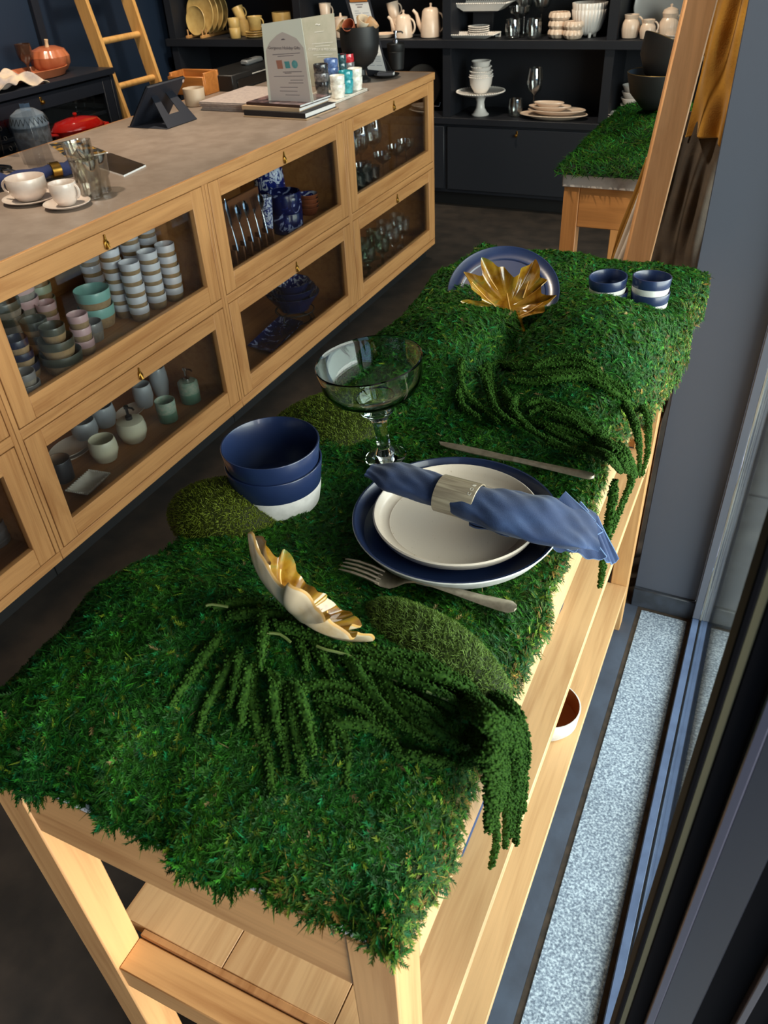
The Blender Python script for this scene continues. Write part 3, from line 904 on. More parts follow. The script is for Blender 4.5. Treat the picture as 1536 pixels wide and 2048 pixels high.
prof = [(.0247, -rl / 2), (.0260, -rl / 2 + .0006), (.0260, rl / 2 - .0006), (.0247, rl / 2), (.0240, rl / 2 - .0006), (.0240, -rl / 2 + .0006), (.0247, -rl / 2)]
g.lathe(prof, 56)
g.move(Matrix(((0, 0, 1, 0), (1, 0, 0, 0), (0, .84, 0, 0), (0, 0, 0, 1))))
g.build('band', HORN, nr)
def text(s, size, m, parent, M, name='lettering', ext=.0001, align='CENTER', space=1):
    c = bpy.data.curves.new(name, 'FONT'); c.body = s; c.size = size; c.extrude = ext; c.align_x = align; c.space_character = space; c.resolution_u = 2
    c.materials.append(m)
    tmp = bpy.data.objects.new(name + '_curve', c); COL.objects.link(tmp)
    me = bpy.data.meshes.new_from_object(tmp.evaluated_get(bpy.context.evaluated_depsgraph_get()))
    bpy.data.objects.remove(tmp)
    o = bpy.data.objects.new(name, me); COL.objects.link(o)
    o.parent = parent; o.matrix_local = M
    return o
PALE = mat('pale_lettering', (226, 220, 206), .5)
for k, ch in enumerate('CON'):
    a = math.radians(62 + 17 * k)   # around the band, on the lens side of its top
    rad = .0262
    zc, yc = rad * .84 * math.sin(a), -rad * math.cos(a)
    nrm = Vector((0, -math.cos(a), math.sin(a))).normalized(); tang = Vector((0, math.sin(a), math.cos(a))).normalized()
    M = Matrix((tang, -Vector((1, 0, 0)), nrm)).transposed().to_4x4(); M.translation = Vector((rl / 2 - .005, yc, zc))
    text(ch, .0062, PALE, nr, M)

# cutlery
def cutlery_blade(g, st, th=.0022, mi=0):
    """strip of stations (s, halfwidth, z) along x with a rounded section"""
    vs = []
    n = len(st)
    for s, wd, z in st:
        for y, dz in ((-wd, 0), (-wd * .55, th * .5), (wd * .55, th * .5), (wd, 0), (wd * .55, -th * .5), (-wd * .55, -th * .5)): vs.append((s, y, z + dz))
    fs = [[i * 6 + k, i * 6 + (k + 1) % 6, i * 6 + 6 + (k + 1) % 6, i * 6 + 6 + k] for i in range(n - 1) for k in range(6)]
    fs += [list(range(6))[::-1], [(n - 1) * 6 + k for k in range(6)]]
    g.add(vs, fs, mi)
PEWTER = mat('worn_silver', (214, 200, 180), .42, metal=1, c2=(186, 172, 152), vs=120)
A_, B_ = at(685, 1140, z=1.086), at(1033, 1222, z=1.084)
def lay(o, A, Bq, roll=0):
    d = Bq - A; o.location = A; x = d.normalized(); y = Vector((0, 0, 1)).cross(x).normalized(); z = x.cross(y)
    o.matrix_world = Matrix.Translation(A) @ Matrix((x, y, z)).transposed().to_4x4() @ Matrix.Rotation(roll, 4, 'X')
    return d.length
fk = thing('dinner_fork', A_, 'worn silver dinner fork lying on the moss below the plates', 'fork')
Lf = lay(fk, A_, B_)
g = G(); k = Lf / .21
cutlery_blade(g, [(q[0] * k, q[1], q[2]) for q in [(.046, .0128, .004), (.054, .0132, .001), (.064, .0122, 0), (.072, .0085, .002), (.080, .0042, .006), (.092, .0034, .010), (.11, .0040, .0105), (.14, .0058, .008), (.17, .0080, .005), (.192, .0098, .004), (.203, .0100, .004), (.2085, .0058, .004), (.210, .001, .004)]], .003)
g.build('handle', PEWTER, fk)
for q in range(4):
    y = -.0102 + q * .0068
    G().tube([((.05) * k, y, .0025), (.035 * k, y * 1.02, .007), (.018 * k, y * 1.0, .0095), (.004 * k, y * .96, .0095), (0, y * .94, .009)], [.0023, .0021, .0019, .0013, .0006], 7).build('tine', PEWTER, fk)
kA, kB = at(876, 888, z=1.083), at(1188, 956, z=1.082)
kn = thing('dinner_knife', kA, 'worn silver dinner knife lying on the moss above the plates', 'knife')
Lk = lay(kn, kA, kB); k = Lk / .235
g = G(); cutlery_blade(g, [(q[0] * k, q[1], q[2]) for q in [(.118, .0052, .002), (.128, .0050, .002), (.16, .0062, .002), (.20, .0082, .002), (.222, .0094, .002), (.230, .0088, .002), (.235, .003, .002)]], .0055); g.build('handle', PEWTER, kn)
g = G(); g.prism([(0, .003), (.006 * k, -.0045), (.02 * k, -.0075), (.06 * k, -.0088), (.105 * k, -.0078), (.120 * k, -.005), (.120 * k, .005), (.06 * k, .0066), (.02 * k, .0058)], .0014, .0030); g.build('blade', PEWTER, kn)

# stacked navy bowls
BW = [(.052, 0), (.0555, .003), (.0588, .02), (.0610, .04), (.0645, .066)]
g = vessel(BW, .0025, 64, .034)
sb = tag(g.build('serving_bowl', [NAVY, STONE, NAVY], None, (-.526, .716, 1.070)), 'navy and white straight-sided bowl, lower of the two nested beside the goblet', 'bowl', 'nested navy bowls')
dup(sb, (-.526, .716, 1.097), 'navy and white straight-sided bowl, upper of the two nested beside the goblet', (math.radians(.5), math.radians(-.5), .4))
# ramekins at the back
g = vessel([(.027, 0), (.030, .003), (.0335, .015), (.0355, .039)], .003, 48, .022)
rk = tag(g.build('ramekin', [NAVY, STONE, NAVY], None, tuple(at(1213, 610, y=1.475))[:2] + (1.079,)), 'small navy and white pot, lower one of the stack closer to the leaf dish', 'pot', 'navy dip pots')
x1, x2 = -.250, -.176
rk.location = (x1, 1.478, 1.077)
dup(rk, (x1 - .002, 1.475, 1.104), 'small navy and white pot, upper one of the stack closer to the leaf dish', (math.radians(3), math.radians(-3), 0))
dup(rk, (x2, 1.490, 1.079), 'small navy and white pot, lower one of the stack near the grey pillar')
dup(rk, (x2 - .001, 1.488, 1.1075), 'small navy and white pot, upper one of the stack near the grey pillar', (math.radians(-2), math.radians(2), .8))
# navy plate leaning at the back
c = at(1006, 586, z=1.110)
bp = thing('coupe_plate', c, 'round navy plate propped up behind the golden leaf dish', 'plate')
vd = Vector((c.x, c.y, 0)).normalized(); rt = Vector((vd.y, -vd.x, 0)); th = math.radians(30)
yv = vd * math.cos(th) + Vector((0, 0, math.sin(th)))
def orient(o, X, Yv, p): o.matrix_world = Matrix.Translation(p) @ Matrix((X, Yv, X.cross(Yv))).transposed().to_4x4()
orient(bp, rt, yv, c)
g = G(); g.lathe([(0, -.006), (.075, -.006), (.098, 0), (.106, .008), (.1065, .0095), (.105, .010), (.098, .0045), (.084, .0005), (.082, .0012), (.080, -.001), (0, -.002)], 72, [1, 1, 0, 0, 0, 0, 0, 0, 0, 0])
g.build('plate_body', [NAVY, STONE], bp)

# maple leaf dishes
LEAF = [(1030,1150),(990,1040),(985,985),(1060,940),(1225,910),(1275,885),(1265,830),(1340,790),(1410,710),(1285,695),(1220,650),(1215,570),(1285,515),(1190,490),(1185,370),(1125,235),(1040,310),(940,350),(920,440),(850,470),(790,420),(715,325),(640,335),(560,290),(410,240),(405,330),(430,450),(300,430),(175,400),(230,500),(275,570),(300,640),(420,700),(440,755),(270,765),(165,800),(190,840),(300,880),(430,930),(630,960),(645,1080),(740,1110),(870,1090),(950,1120)]
LC = (805, 770); LS = .209 / 1255; 
def leaf_outline(n=220):
    P = [np.array(((x - LC[0]) * LS, -(y - LC[1]) * LS * 1.12)) for x, y in LEAF]
    out = []
    m_ = len(P)
    for i in range(m_):
        p0, p1, p2, p3 = P[i - 1], P[i], P[(i + 1) % m_], P[(i + 2) % m_]
        for k in range(5):
            t = k / 5; lin_ = p1 * (1 - t) + p2 * t
            cr = .5 * (2 * p1 + (p2 - p0) * t + (2 * p0 - 5 * p1 + 4 * p2 - p3) * t * t + (3 * p1 - p0 - 3 * p2 + p3) * t ** 3)
            out.append(lin_ * .55 + cr * .45)
    return out
def leaf_z(x, y, t, k):
    r = math.hypot(x, y)
    return .030 * t ** 2.4 * (.6 + .6 * min(r / .1, 1)) + .0055 * t ** 5 * math.sin(k * .22) + .0016 * t ** 4 * math.sin(k * .7 + 1)
OUT = leaf_outline(); NO = len(OUT); NR = 14
def leaf_surface(dz, shrink=0):
    vs = [(0, 0, dz)]
    for j in range(1, NR + 1):
        t = (j / NR) ** .8
        for k, p in enumerate(OUT):
            q = t - shrink * t
            x, y = p[0] * q, p[1] * q
            vs.append((x, y, leaf_z(x, y, t, k) + dz))
    fs = [[0, 1 + k, 1 + (k + 1) % NO] for k in range(NO)]
    for j in range(NR - 1):
        a = 1 + j * NO; b_ = a + NO
        fs += [[a + k, b_ + k, b_ + (k + 1) % NO, a + (k + 1) % NO] for k in range(NO)]
    return vs, fs
AMB, nt, b = base_mat('amber_glaze')
v = ocoord(nt)
n1 = noise(nt, 16, 5, v, 1.5); n2 = noise(nt, 38, 3, v)
r1 = ramp(nt, n1.outputs[0], [(.28, lin((74, 40, 8))), (.42, lin((124, 82, 16))), (.56, lin((146, 110, 32))), (.68, lin((102, 108, 52)))])
r2 = ramp(nt, n2.outputs[0], [(.55, (1, 1, 1, 1)), (.75, (.55, .36, .14, 1))])
mxc = nt.nodes.new('ShaderNodeMix'); mxc.data_type = 'RGBA'; mxc.blend_type = 'MULTIPLY'; mxc.inputs[0].default_value = .8
nt.links.new(r1.outputs[0], mxc.inputs[6]); nt.links.new(r2.outputs[0], mxc.inputs[7]); nt.links.new(mxc.outputs[2], b.inputs['Base Color'])
b.inputs['Roughness'].default_value = .12; b.inputs['Coat Weight'].default_value = .5; b.inputs['Coat Roughness'].default_value = .05
IVORY = mat('ivory_glaze', (226, 206, 168), .25, c2=(206, 172, 116), vs=30, lo=.5, hi=.8, coat=.3)
VEIN = mat('vein_glaze', (222, 176, 104), .25)
def leaf_dish(label):
    d = thing('leaf_dish', (0, 0, 0), label, 'dish', 'maple leaf dishes')
    vs, fs = leaf_surface(0); v2, f2 = leaf_surface(-.0035)
    g = G(); g.add(vs, fs, 0); n = len(vs); g.add(v2, [q[::-1] for q in f2], 1)
    a = 1 + (NR - 1) * NO
    g.m += [2] * NO; g.f += [[a + k, a + n + k, a + n + (k + 1) % NO, a + (k + 1) % NO] for k in range(NO)]
    g.build('leaf_body', [AMB, IVORY, VEIN], d, sharp=75)
    J = ((865 - LC[0]) * LS, -(965 - LC[1]) * LS * 1.12)
    def surf(x, y):
        # height of the dish under (x, y): nearest ray through the outline
        a = math.atan2(y, x); best = min(range(NO), key=lambda k: abs((math.atan2(OUT[k][1], OUT[k][0]) - a + PI) % (2 * PI) - PI))
        t = min(1, math.hypot(x, y) / (math.hypot(*OUT[best]) + 1e-9))
        return leaf_z(x, y, t, best)
    for (tx, ty), side in [((300, 530), 2), ((770, 600), 2), ((640, 560), 0), ((1250, 760), 2), ((1050, 470), 2), ((330, 860), 1), ((730, 1080), 0), ((930, 1080), 0)]:
        e = ((tx - LC[0]) * LS, -(ty - LC[1]) * LS * 1.12)
        if (tx, ty) == (1050, 470): s0 = ((985 - LC[0]) * LS, -(660 - LC[1]) * LS * 1.12)
        elif (tx, ty) == (640, 560): s0 = ((500 - LC[0]) * LS, -(400 - LC[1]) * LS * 1.12)
        else: s0 = J
        pts = [(s0[0] + (e[0] - s0[0]) * q / 8, s0[1] + (e[1] - s0[1]) * q / 8) for q in range(9)]
        G().tube([(x, y, surf(x, y) + .0010) for x, y in pts], [.0017 - .0008 * q / 8 for q in range(9)], 6).build('vein', VEIN, d)
    return d
ld = leaf_dish('golden maple leaf dish, glazed inside showing, resting against the navy plate')
c1 = at(1018, 614, z=1.116)
vd = Vector((c1.x, c1.y, 0)).normalized(); rt = Vector((vd.y, -vd.x, 0)); th = math.radians(42)
orient(ld, rt, vd * math.cos(th) + Vector((0, 0, math.sin(th))), c1); ld.scale = (.82,) * 3
l2 = dup(ld, (0, 0, 0), 'golden maple leaf dish turned to show its ivory underside, beside the fork')
c2_ = at(588, 1222, y=.444)
X_ = CR * .757 - CU * .653; n_ = CR * .653 + CU * .757
zz = (n_ * math.cos(math.radians(1)) + CF * math.sin(math.radians(1))).normalized()
yy = zz.cross(X_)
l2.matrix_world = Matrix.Translation(c2_) @ Matrix((X_, yy, zz)).transposed().to_4x4() @ Matrix.Scale(.76, 4)

# goblet
gb = thing('margarita_glass', at(772, 914, z=1.084), 'large clear stemmed cocktail glass tilting on the moss behind the plates', 'glass')
tl = Matrix.Rotation(math.radians(-7.5), 4, CF)
gb.matrix_world = Matrix.Translation(gb.location) @ tl
g = G()
o_ = [(0, 0), (.030, 0), (.032, .0015), (.028, .004), (.015, .009), (.0105, .018), (.0100, .04), (.0112, .060), (.0165, .070), (.0255, .078), (.0290, .089), (.0300, .095), (.050, .101), (.066, .112), (.0735, .127), (.0765, .150), (.0770, .154)]
i_ = [(.0758, .1555), (.0748, .154), (.0742, .150), (.071, .1285), (.0635, .115), (.048, .1045), (.0285, .0985), (.0268, .091), (.0225, .081), (.012, .0755), (0, .0745)]
g.lathe([(r * .93, z) for r, z in o_ + i_], 72)
g.build('glass_body', GLASS, gb)

# things on the table's own shelves
DW = [(.065, 0), (.09, .003), (.112, .010), (.118, .016)]
g = vessel(DW, .003, 56); g.m = [1 if k < 56 * 4 else q for k, q in enumerate(g.m)]
pz = tag(g.build('dinner_plate', [NAVY, STONE, NAVY], None, (-.315, 1.10, .624)), 'navy rimmed plate at the bottom of the stack under the tabletop', 'plate', 'plates on the open shelf')
for k in range(1, 8): dup(pz, (-.315 + .001 * (k % 3), 1.10, .624 + .011 * k), 'navy rimmed plate in the stack on the open shelf, %s' % ['', 'second from the bottom', 'third from the bottom', 'fourth from the bottom', 'fourth from the top', 'third from the top', 'second from the top', 'topmost'][k])
for k, (x, y, lb) in enumerate([(-.262, .845, 'folded navy napkin on the open shelf, below the fork'), (-.256, .625, 'folded navy napkin on the open shelf, nearest the front leg')]):
    n_k = thing('folded_napkin', (x, y, .624), lb, 'napkin', 'folded napkins on the open shelf')
    for q in range(3): G().box(-.055, .058 - .004 * q, -.06, .06, .001 + q * .013, .013 + q * .013, .005).build('fold', LINEN, n_k)
g = vessel([(.035, 0), (.05, .004), (.066, .03), (.070, .075)], .004, 48)
tag(g.build('deep_bowl', [STONE, STONE, mat('toffee_glaze', (150, 88, 46), .3)], None, (-.215, 1.19, .177)), 'white bowl with toffee brown inside on the lowest table shelf', 'bowl')
# ------------------------------------------------------------------ things on the counter
def depth(p): return (Vector(p) - Vector((0, 0, CAMZ))).dot(CF)
def px2m(n, p): return n / FPX * depth(p)
ZC = 1.0172
PINKW = mat('warm_white_glaze', (226, 212, 200), .25, c2=(216, 198, 186), vs=20, coat=.2)
def handle(g_h, r0, z0, z1, out, rad=.005, name='handle', m=None, par=None, ang=0):
    zc, hz = (z0 + z1) / 2, (z1 - z0) / 2
    p = [(r0 - .004 + out * math.sin(PI * k / 10), 0, zc + hz * math.cos(PI * k / 10)) for k in range(11)]
    ca, sa = math.cos(ang), math.sin(ang)
    return G().tube([(x * ca, x * sa, z) for x, y, z in p], rad, 7).build(name, m, par)
def cup_on(p, r, h, ang, label, m=PINKW, cat='cup', name='cup', prof=None, group=None):
    t = thing(name, p, label, cat, group)
    pr = prof or [(r * .45, 0), (r * .62, .004), (r * .88, h * .3), (r, h * .65), (r * .99, h)]
    vessel(pr, .003, 40).build('cup_body', [m, m, m], t)
    handle(None, r, h * .35, h * .9, r * .32, .0045, 'handle', m, t, ang)
    return t
def saucer(p, r, label, m=PINKW, h=.014, name='saucer', cat='saucer', group=None):
    g = vessel([(r * .55, 0), (r * .62, .002), (r * .93, h * .7), (r, h)], .0035, 48)
    return tag(g.build(name, [m, m, m], None, p), label, cat, group)
p = at(63, 402, z=ZC)
saucer(p, .088, 'large cream saucer under the wide cup on the counter')
cup_on(p + Vector((0, 0, .0045)), .062, .070, math.radians(205), 'wide cream cup on its saucer beside the stacked tumblers')
p = at(136, 413, z=ZC)
saucer(p, .073, 'small cream saucer under the espresso cup on the counter')
cup_on(p + Vector((0, 0, .0045)), .042, .068, math.radians(15), 'small cream espresso cup between the wide cup and the tumblers')
TUM = [(.030, 0), (.034, .003), (.035, .048), (.041, .056), (.045, .118)]
g = G()
def tumbler_mesh(prof=TUM, t=.0025, n=40, rf=None):
    g = G(); g.lathe([(0, 0)] + prof + [(prof[-1][0] - t / 2, prof[-1][1] + t / 2)] + [(r - t, max(z, .010)) for r, z in reversed(prof[1:])] + [(0, .010)], n, 0, rf)
    return g
p = at(186, 396, z=ZC)
tu = tag(tumbler_mesh().build('tumbler', SMOKE, None, p), 'smoky stepped glass tumbler on the counter, lower of the nested pair', 'glass', 'smoky tumblers on the counter')
dup(tu, p + Vector((-.004, .002, .052)), 'smoky stepped glass tumbler on the counter, upper of the nested pair', (math.radians(-3), math.radians(-4), .5))
dup(tu, at(203, 384, z=ZC), 'smoky stepped glass tumbler standing alone behind the nested pair')
# leaflets
def quad_slab(name, corners, z0, z1, ms, label, cat, parts=None):
    c = sum((Vector((q.x, q.y, 0)) for q in corners), Vector()) / len(corners); c.z = z0
    g = G(); g.prism([(q.x - c.x, q.y - c.y) for q in corners], 0, z1 - z0)
    n = len(corners); g.m = [1, 0] + [1] * n
    return tag(g.build(name, ms, None, c, sharp=20), label, cat)
DARKPRINT = mat('dark_print', (34, 34, 38), .3, c2=(20, 20, 22), vs=12)
cs = [at(q[0], q[1], z=ZC) for q in ((248, 354), (292, 333), (222, 309), (150, 322))]
quad_slab('brochure', cs, ZC, ZC + .006, [DARKPRINT, PAPER], 'black covered brochure lying behind the tumblers, white page edges', 'brochure')
cs = [at(q[0], q[1], z=ZC) for q in ((140, 322), (216, 306), (150, 281), (98, 290))]
o = quad_slab('catalogue', cs, ZC, ZC + .004, [mat('mustard_print', (176, 132, 48), .4, c2=(40, 44, 44), vs=14, lo=.45, hi=.5), PAPER], 'mustard and dark catalogue lying behind the acrylic holder', 'brochure')
# blue napkin with brass ring, behind the cups
a_, b_ = at(-20, 366, z=ZC + .028), at(150, 332, z=ZC + .028)
dn = (b_ - a_)
t = thing('rolled_napkin', a_ + dn * .5, 'navy napkin rolled through a brass ring, behind the wide cup', 'napkin')
DN = mat('navy_cloth', (36, 48, 92), .9, c2=(26, 36, 74), vs=14, bs=500, bst=.3)
G().tube([dn * (k / 20 - .5) + Vector((0, 0, .004 * math.sin(k))) for k in range(21)], [.026 + .004 * math.sin(k * 1.3) + (.006 if abs(k - 10) > 6 else 0) for k in range(21)], 14, flat=.75).build('cloth', DN, t, sharp=80)
G().tube([dn * .20, dn * .205, dn * .31, dn * .315], [.029, .031, .031, .029], 24, flat=.85).build('napkin_band', BRASS, t)
# acrylic rod, leaflet holder, scissors
p = at(91, 356, z=ZC)
t = thing('acrylic_stand', p, 'tall clear acrylic rod standing behind the cream cups', 'stand')
G().box(-.012, .012, -.012, .012, 0, .24, .001).build('post', ACRYL, t); G().box(-.05, .05, -.05, .05, 0, .004, .001).build('base', ACRYL, t)
p = at(85, 330, z=ZC)
t = thing('leaflet_holder', p, 'clear acrylic leaflet holder leaning beside the catalogue', 'holder')
e0, e1 = at(58, 335, z=ZC) - p, at(116, 340, z=ZC) - p
up = Vector((-.05, .02, .17))
for nm, q in (('front_panel', [e0, e1, e1 + up * .55, e0 + up * .55]), ('back_panel', [e0 + Vector((-.05, .03, 0)), e1 + Vector((-.05, .05, 0)), e1 + up * 1.1 + Vector((-.06, .05, 0)), e0 + up * .9 + Vector((-.06, .03, 0))])):
    n_ = (q[1] - q[0]).cross(q[3] - q[0]).normalized() * .003
    g = G(); g.add(q + [v_ + n_ for v_ in q], [[0, 1, 2, 3], [7, 6, 5, 4], [0, 4, 5, 1], [1, 5, 6, 2], [2, 6, 7, 3], [3, 7, 4, 0]]); g.build(nm, ACRYL, t)
p = at(20, 312, z=ZC)
t = thing('acrylic_card', p, 'tapering clear acrylic display piece printed with small rings', 'stand')
g = G(); g.prism([(-.03, 0), (.05, 0), (.05, .05), (.02, .13), (-.005, .16)], 0, .003); g.move(Matrix.Rotation(PI / 2, 4, 'X')); g.build('panel', ACRYL, t)
for k in range(3): G().tube([(.022 - .012 * k + .008 * math.cos(a * PI / 8), -.004, .03 + .035 * k + .008 * math.sin(a * PI / 8)) for a in range(17)], .001, 4).build('ring_print', BLACK, t)
p = at(5, 343, z=ZC)
t = thing('scissors', p, 'black handled scissors on the counter behind the rolled napkin', 'scissors')
for s in (-1, 1): G().tube([(.05 * math.cos(a * PI / 8) - .03, s * .022 + .018 * math.sin(a * PI / 8), .008) for a in range(17)], .0055, 6).build('handle', BLACKG, t)
for s in (-1, 1): G().tube([(.02, s * .006, .008), (.14, -s * .004, .006)], [.006, .001], 4, flat=.3).build('blade', STEEL, t)
# tablet in a folding case
p = Vector((-2.58, 3.04, ZC))
t = thing('tablet', p, 'tablet in a navy folding case propped with its back to the door', 'tablet')
CASE = mat('navy_case', (26, 30, 42), .6)
def slab(q, th, m, nm, par, lift=0):
    n_ = (q[1] - q[0]).cross(q[3] - q[0]).normalized()
    g = G(); q = [v_ + n_ * lift for v_ in q]; g.add(q + [v_ + n_ * th for v_ in q], [[0, 1, 2, 3], [7, 6, 5, 4], [0, 4, 5, 1], [1, 5, 6, 2], [2, 6, 7, 3], [3, 7, 4, 0]])
    return g.build(nm, m, par, sharp=20)
bl, br = Vector((-2.632, 2.93, ZC + .004)) - p, Vector((-2.632, 3.19, ZC + .004)) - p
tlp, trp = Vector((-2.515, 2.95, ZC + .158)) - p, Vector((-2.515, 3.21, ZC + .158)) - p
slab([bl, br, trp, tlp], .009, CASE, 'case_back', t)
slab([bl, br, trp, tlp], .003, BLACKG, 'screen', t, -.004)
md = lambda a, b_, k: a * (1 - k) + b_ * k
k0, k1 = md(md(bl, tlp, .72), md(br, trp, .72), .22), md(md(bl, tlp, .72), md(br, trp, .72), .78)
f0, f1 = Vector((-2.43, 2.93, ZC + .001)) - p, Vector((-2.425, 3.135, ZC + .001)) - p
slab([md(f0, f1, 0), md(f0, f1, .26), md(k0, k1, .26), k0], .003, CASE, 'kickstand', t); slab([md(f0, f1, .66), f1, k1, md(k0, k1, .66)], .003, CASE, 'kickstand', t)
slab([md(f0, f1, .26), md(f0, f1, .66), md(md(f0, f1, .66), md(k0, k1, .66), .35), md(md(f0, f1, .26), md(k0, k1, .26), .35)], .003, CASE, 'kickstand', t)
G().box(-.065, .15, -.115, .085, .0003, .003, .001).build('case_flap', CASE, t)
G().tube([tlp * .06 + trp * .94 + Vector((-.006, 0, -.012)), tlp * .06 + trp * .94 + Vector((.006, 0, -.016))], .007, 12).build('camera_lens', CHROME, t)
# mug, newspapers, wooden box, dark printer-like case
g = vessel([(.044, 0), (.048, .003), (.051, .075)], .0035, 40)
tag(g.build('mug', [mat('beige_glaze', (196, 172, 146), .45)] * 3, None, at(392, 211, z=ZC)), 'plain beige mug standing between tablet and newspapers', 'cup')
t = thing('newspaper_stack', (-2.40, 3.50, ZC), 'loose stack of folded newspapers behind the books', 'newspapers')
NEWS = mat('newsprint', (196, 180, 172), .9, c2=(176, 160, 156), vs=60)
for k in range(7): G().box(-.135 + random.uniform(-.008, .008), .16 + random.uniform(-.01, .01), -.18 + random.uniform(-.008, .008), .22, k * .0055, k * .0055 + .005, .002).build('newspaper', NEWS, t)
p = at(392, 186, z=ZC)
t = thing('wooden_box', p, 'orange-brown wooden box with a curved rim behind the tablet', 'box')
RW = oak('red_oak', 'x', (186, 116, 54), (150, 84, 36))
for nm, q in (('side_board', (-.11, .11, -.07, -.055, 0, .085)), ('side_board', (-.11, .11, .055, .07, 0, .10)), ('end_board', (-.11, -.095, -.055, .055, 0, .10)), ('end_board', (.095, .11, -.055, .055, 0, .10)), ('bottom_board', (-.095, .095, -.055, .055, 0, .01))): G().box(*q, .003).build(nm, RW, t)
p = at(470, 172, z=ZC)
t = thing('cash_drawer', p, 'long flat black cash drawer behind the newspapers', 'till')
G().box(-.14, .10, -.16, .36, 0, .075, .004).build('drawer_body', BLACK, t); G().box(.10, .104, -.12, .32, .01, .05, .001).build('drawer_front', BLACKG, t); G().box(.104, .108, .02, .18, .055, .060, .001).build('label_strip', mat('pale_label', (180, 176, 170), .5), t)
t = thing('phone_handset', p + Vector((-.02, .22, .0755)), 'small grey handset lying on the black cash drawer', 'phone')
G().box(-.025, .025, -.08, .08, 0, .025, .008).build('body', mat('grey_plastic', (120, 122, 124), .4), t); G().box(-.018, .018, -.06, -.02, .025, .027, .001).build('keypad', BLACK, t)
# books
def book(p, L, Wd, th, cover, rz, label, top=None):
    t = thing('book', p, label, 'book', 'books on the counter', (0, 0, rz))
    G().box(-L / 2, L / 2 - .004, -Wd / 2 + .003, Wd / 2 - .003, .002, th - .002, .001).build('pages', PAPER, t)
    G().box(-L / 2, L / 2, -Wd / 2, Wd / 2, 0, .002, .0005).build('back_cover', cover, t); G().box(-L / 2, L / 2, -Wd / 2, Wd / 2, th - .002, th, .0005).build('front_cover', top or cover, t)
    G().box(-L / 2, L / 2, -Wd / 2 - .001, -Wd / 2 + .002, 0, th, .0005).build('spine', cover, t)
    return t
TAN = mat('tan_cover', (190, 160, 128), .6)
INK = mat('black_cover', (30, 27, 32), .5)
PHOTO = mat('glossy_photo_cover', (70, 62, 66), .18, c2=(150, 120, 120), vs=18, lo=.4, hi=.6)
bc = Vector((-2.06, 3.35, ZC)); rz_ = math.radians(-3)
book(bc, .335, .27, .006, TAN, rz_, 'thin tan book at the bottom of the book stack')
book(bc + Vector((-.004, 0, .0065)), .325, .26, .021, INK, rz_, 'thick black book second from the bottom of the stack')
book(bc + Vector((-.03, .01, .028)), .30, .26, .016, TAN, rz_ * .5, 'beige spined book second from the top of the stack')
book(bc + Vector((-.015, .015, .0445)), .29, .25, .011, mat('brown_cover', (58, 36, 32), .5), rz_ * 1.5, 'dark brown book with glossy photo cover topping the stack', PHOTO)
# sign holder on the books
ZB = ZC + .056
p = at(582, 203, z=ZB)
t = thing('sign_holder', p, 'upright sign with a mauve gift tag page standing on the books', 'sign')
SIGNP = mat('cream_page', (240, 240, 226), .5); SIGNT = mat('mauve_tag', (206, 192, 186), .6)
yl = p.y
def onp(px, py, y): return at(px, py, y=y) - p
q = [onp(538, 203, yl), onp(627, 197, yl), onp(602, 36, yl), onp(523, 48, yl)]
q[0].z = q[1].z = 0.001
slab(q, .0015, SIGNP, 'page', t)
X_ = (q[1] - q[0]).normalized(); Yv = Vector((0, 0, 1)); Nn = X_.cross(Yv)
Wp, Hp = (q[1] - q[0]).length, q[2].z
def onpage(u, v, off=.002): return q[0] * (1 - u) + q[1] * u + (q[3] - q[0]) * v * (1 - u) + (q[2] - q[1]) * v * u + Nn * off
tagp = [(.06, .0), (.94, .0), (.96, .66), (.82, .78), (.62, .84), (.5, .87), (.36, .84), (.16, .76), (.05, .66)]
g = G(); g.add([onpage(u, v) for u, v in tagp] , [list(range(9))]); g.build('tag_shape', SIGNT, t)
GREYT = mat('grey_ink', (104, 92, 98), .7)
def pmat(u, v, off=.0028):
    M = Matrix((X_, Yv, Nn)).transposed().to_4x4(); M.translation = onpage(u, v, off); return M
text('Gorgeous Holiday Gifts', .0165, GREYT, t, pmat(.5, .66))
for k, (v, u0, u1) in enumerate([(.60, .2, .86), (.575, .32, .7), (.375, .4, .84), (.36, .44, .6), (.32, .18, .88), (.27, .55, .84), (.235, .5, .84), (.18, .3, .7), (.13, .28, .68), (.08, .4, .72)]):
    g = G(); g.add([onpage(u0, v, .0026), onpage(u1, v, .0026), onpage(u1, v + .007, .0026), onpage(u0, v + .007, .0026)], [[0, 1, 2, 3]]); g.build('printed_line', GREYT, t)
g = G(); g.add([onpage(u, v, .0026) for u, v in ((.44, .775), (.48, .79), (.52, .79), (.56, .775))], [[0, 1, 2, 3]]); g.build('printed_crest', GREYT, t)
for c_, u0, u1, v0, v1 in (((172, 116, 98), .28, .42, .42, .53), ((84, 152, 156), .47, .59, .425, .51)):
    g = G(); g.add([onpage(u0 + .01, v0, .0026), onpage(u1, v0, .0026), onpage(u1 - .01, v1, .0026), onpage(u0 - .01, v1, .0026)], [[0, 1, 2, 3]]); g.build('printed_picture', mat('print_%d' % c_[0], c_, .6), t)
g = G(); g.add([onpage(.70 + .07 * math.cos(a * PI / 8), .47 + .05 * math.sin(a * PI / 8), .0026) for a in range(16)], [list(range(16))]); g.build('printed_picture', mat('print_teal', (70, 140, 148), .6, c2=(110, 170, 172), vs=60), t)
yr = 3.98
p = at(655, 180, y=yr); p.z = ZC
t = thing('sign_holder', p, 'tall sage green photo page in an acrylic holder behind the tray of cups', 'sign')
q = [onp(622, 190, yr), onp(682, 183, yr), onp(668, 26, yr), onp(600, 37, yr)]
q[0].z = q[1].z = .001
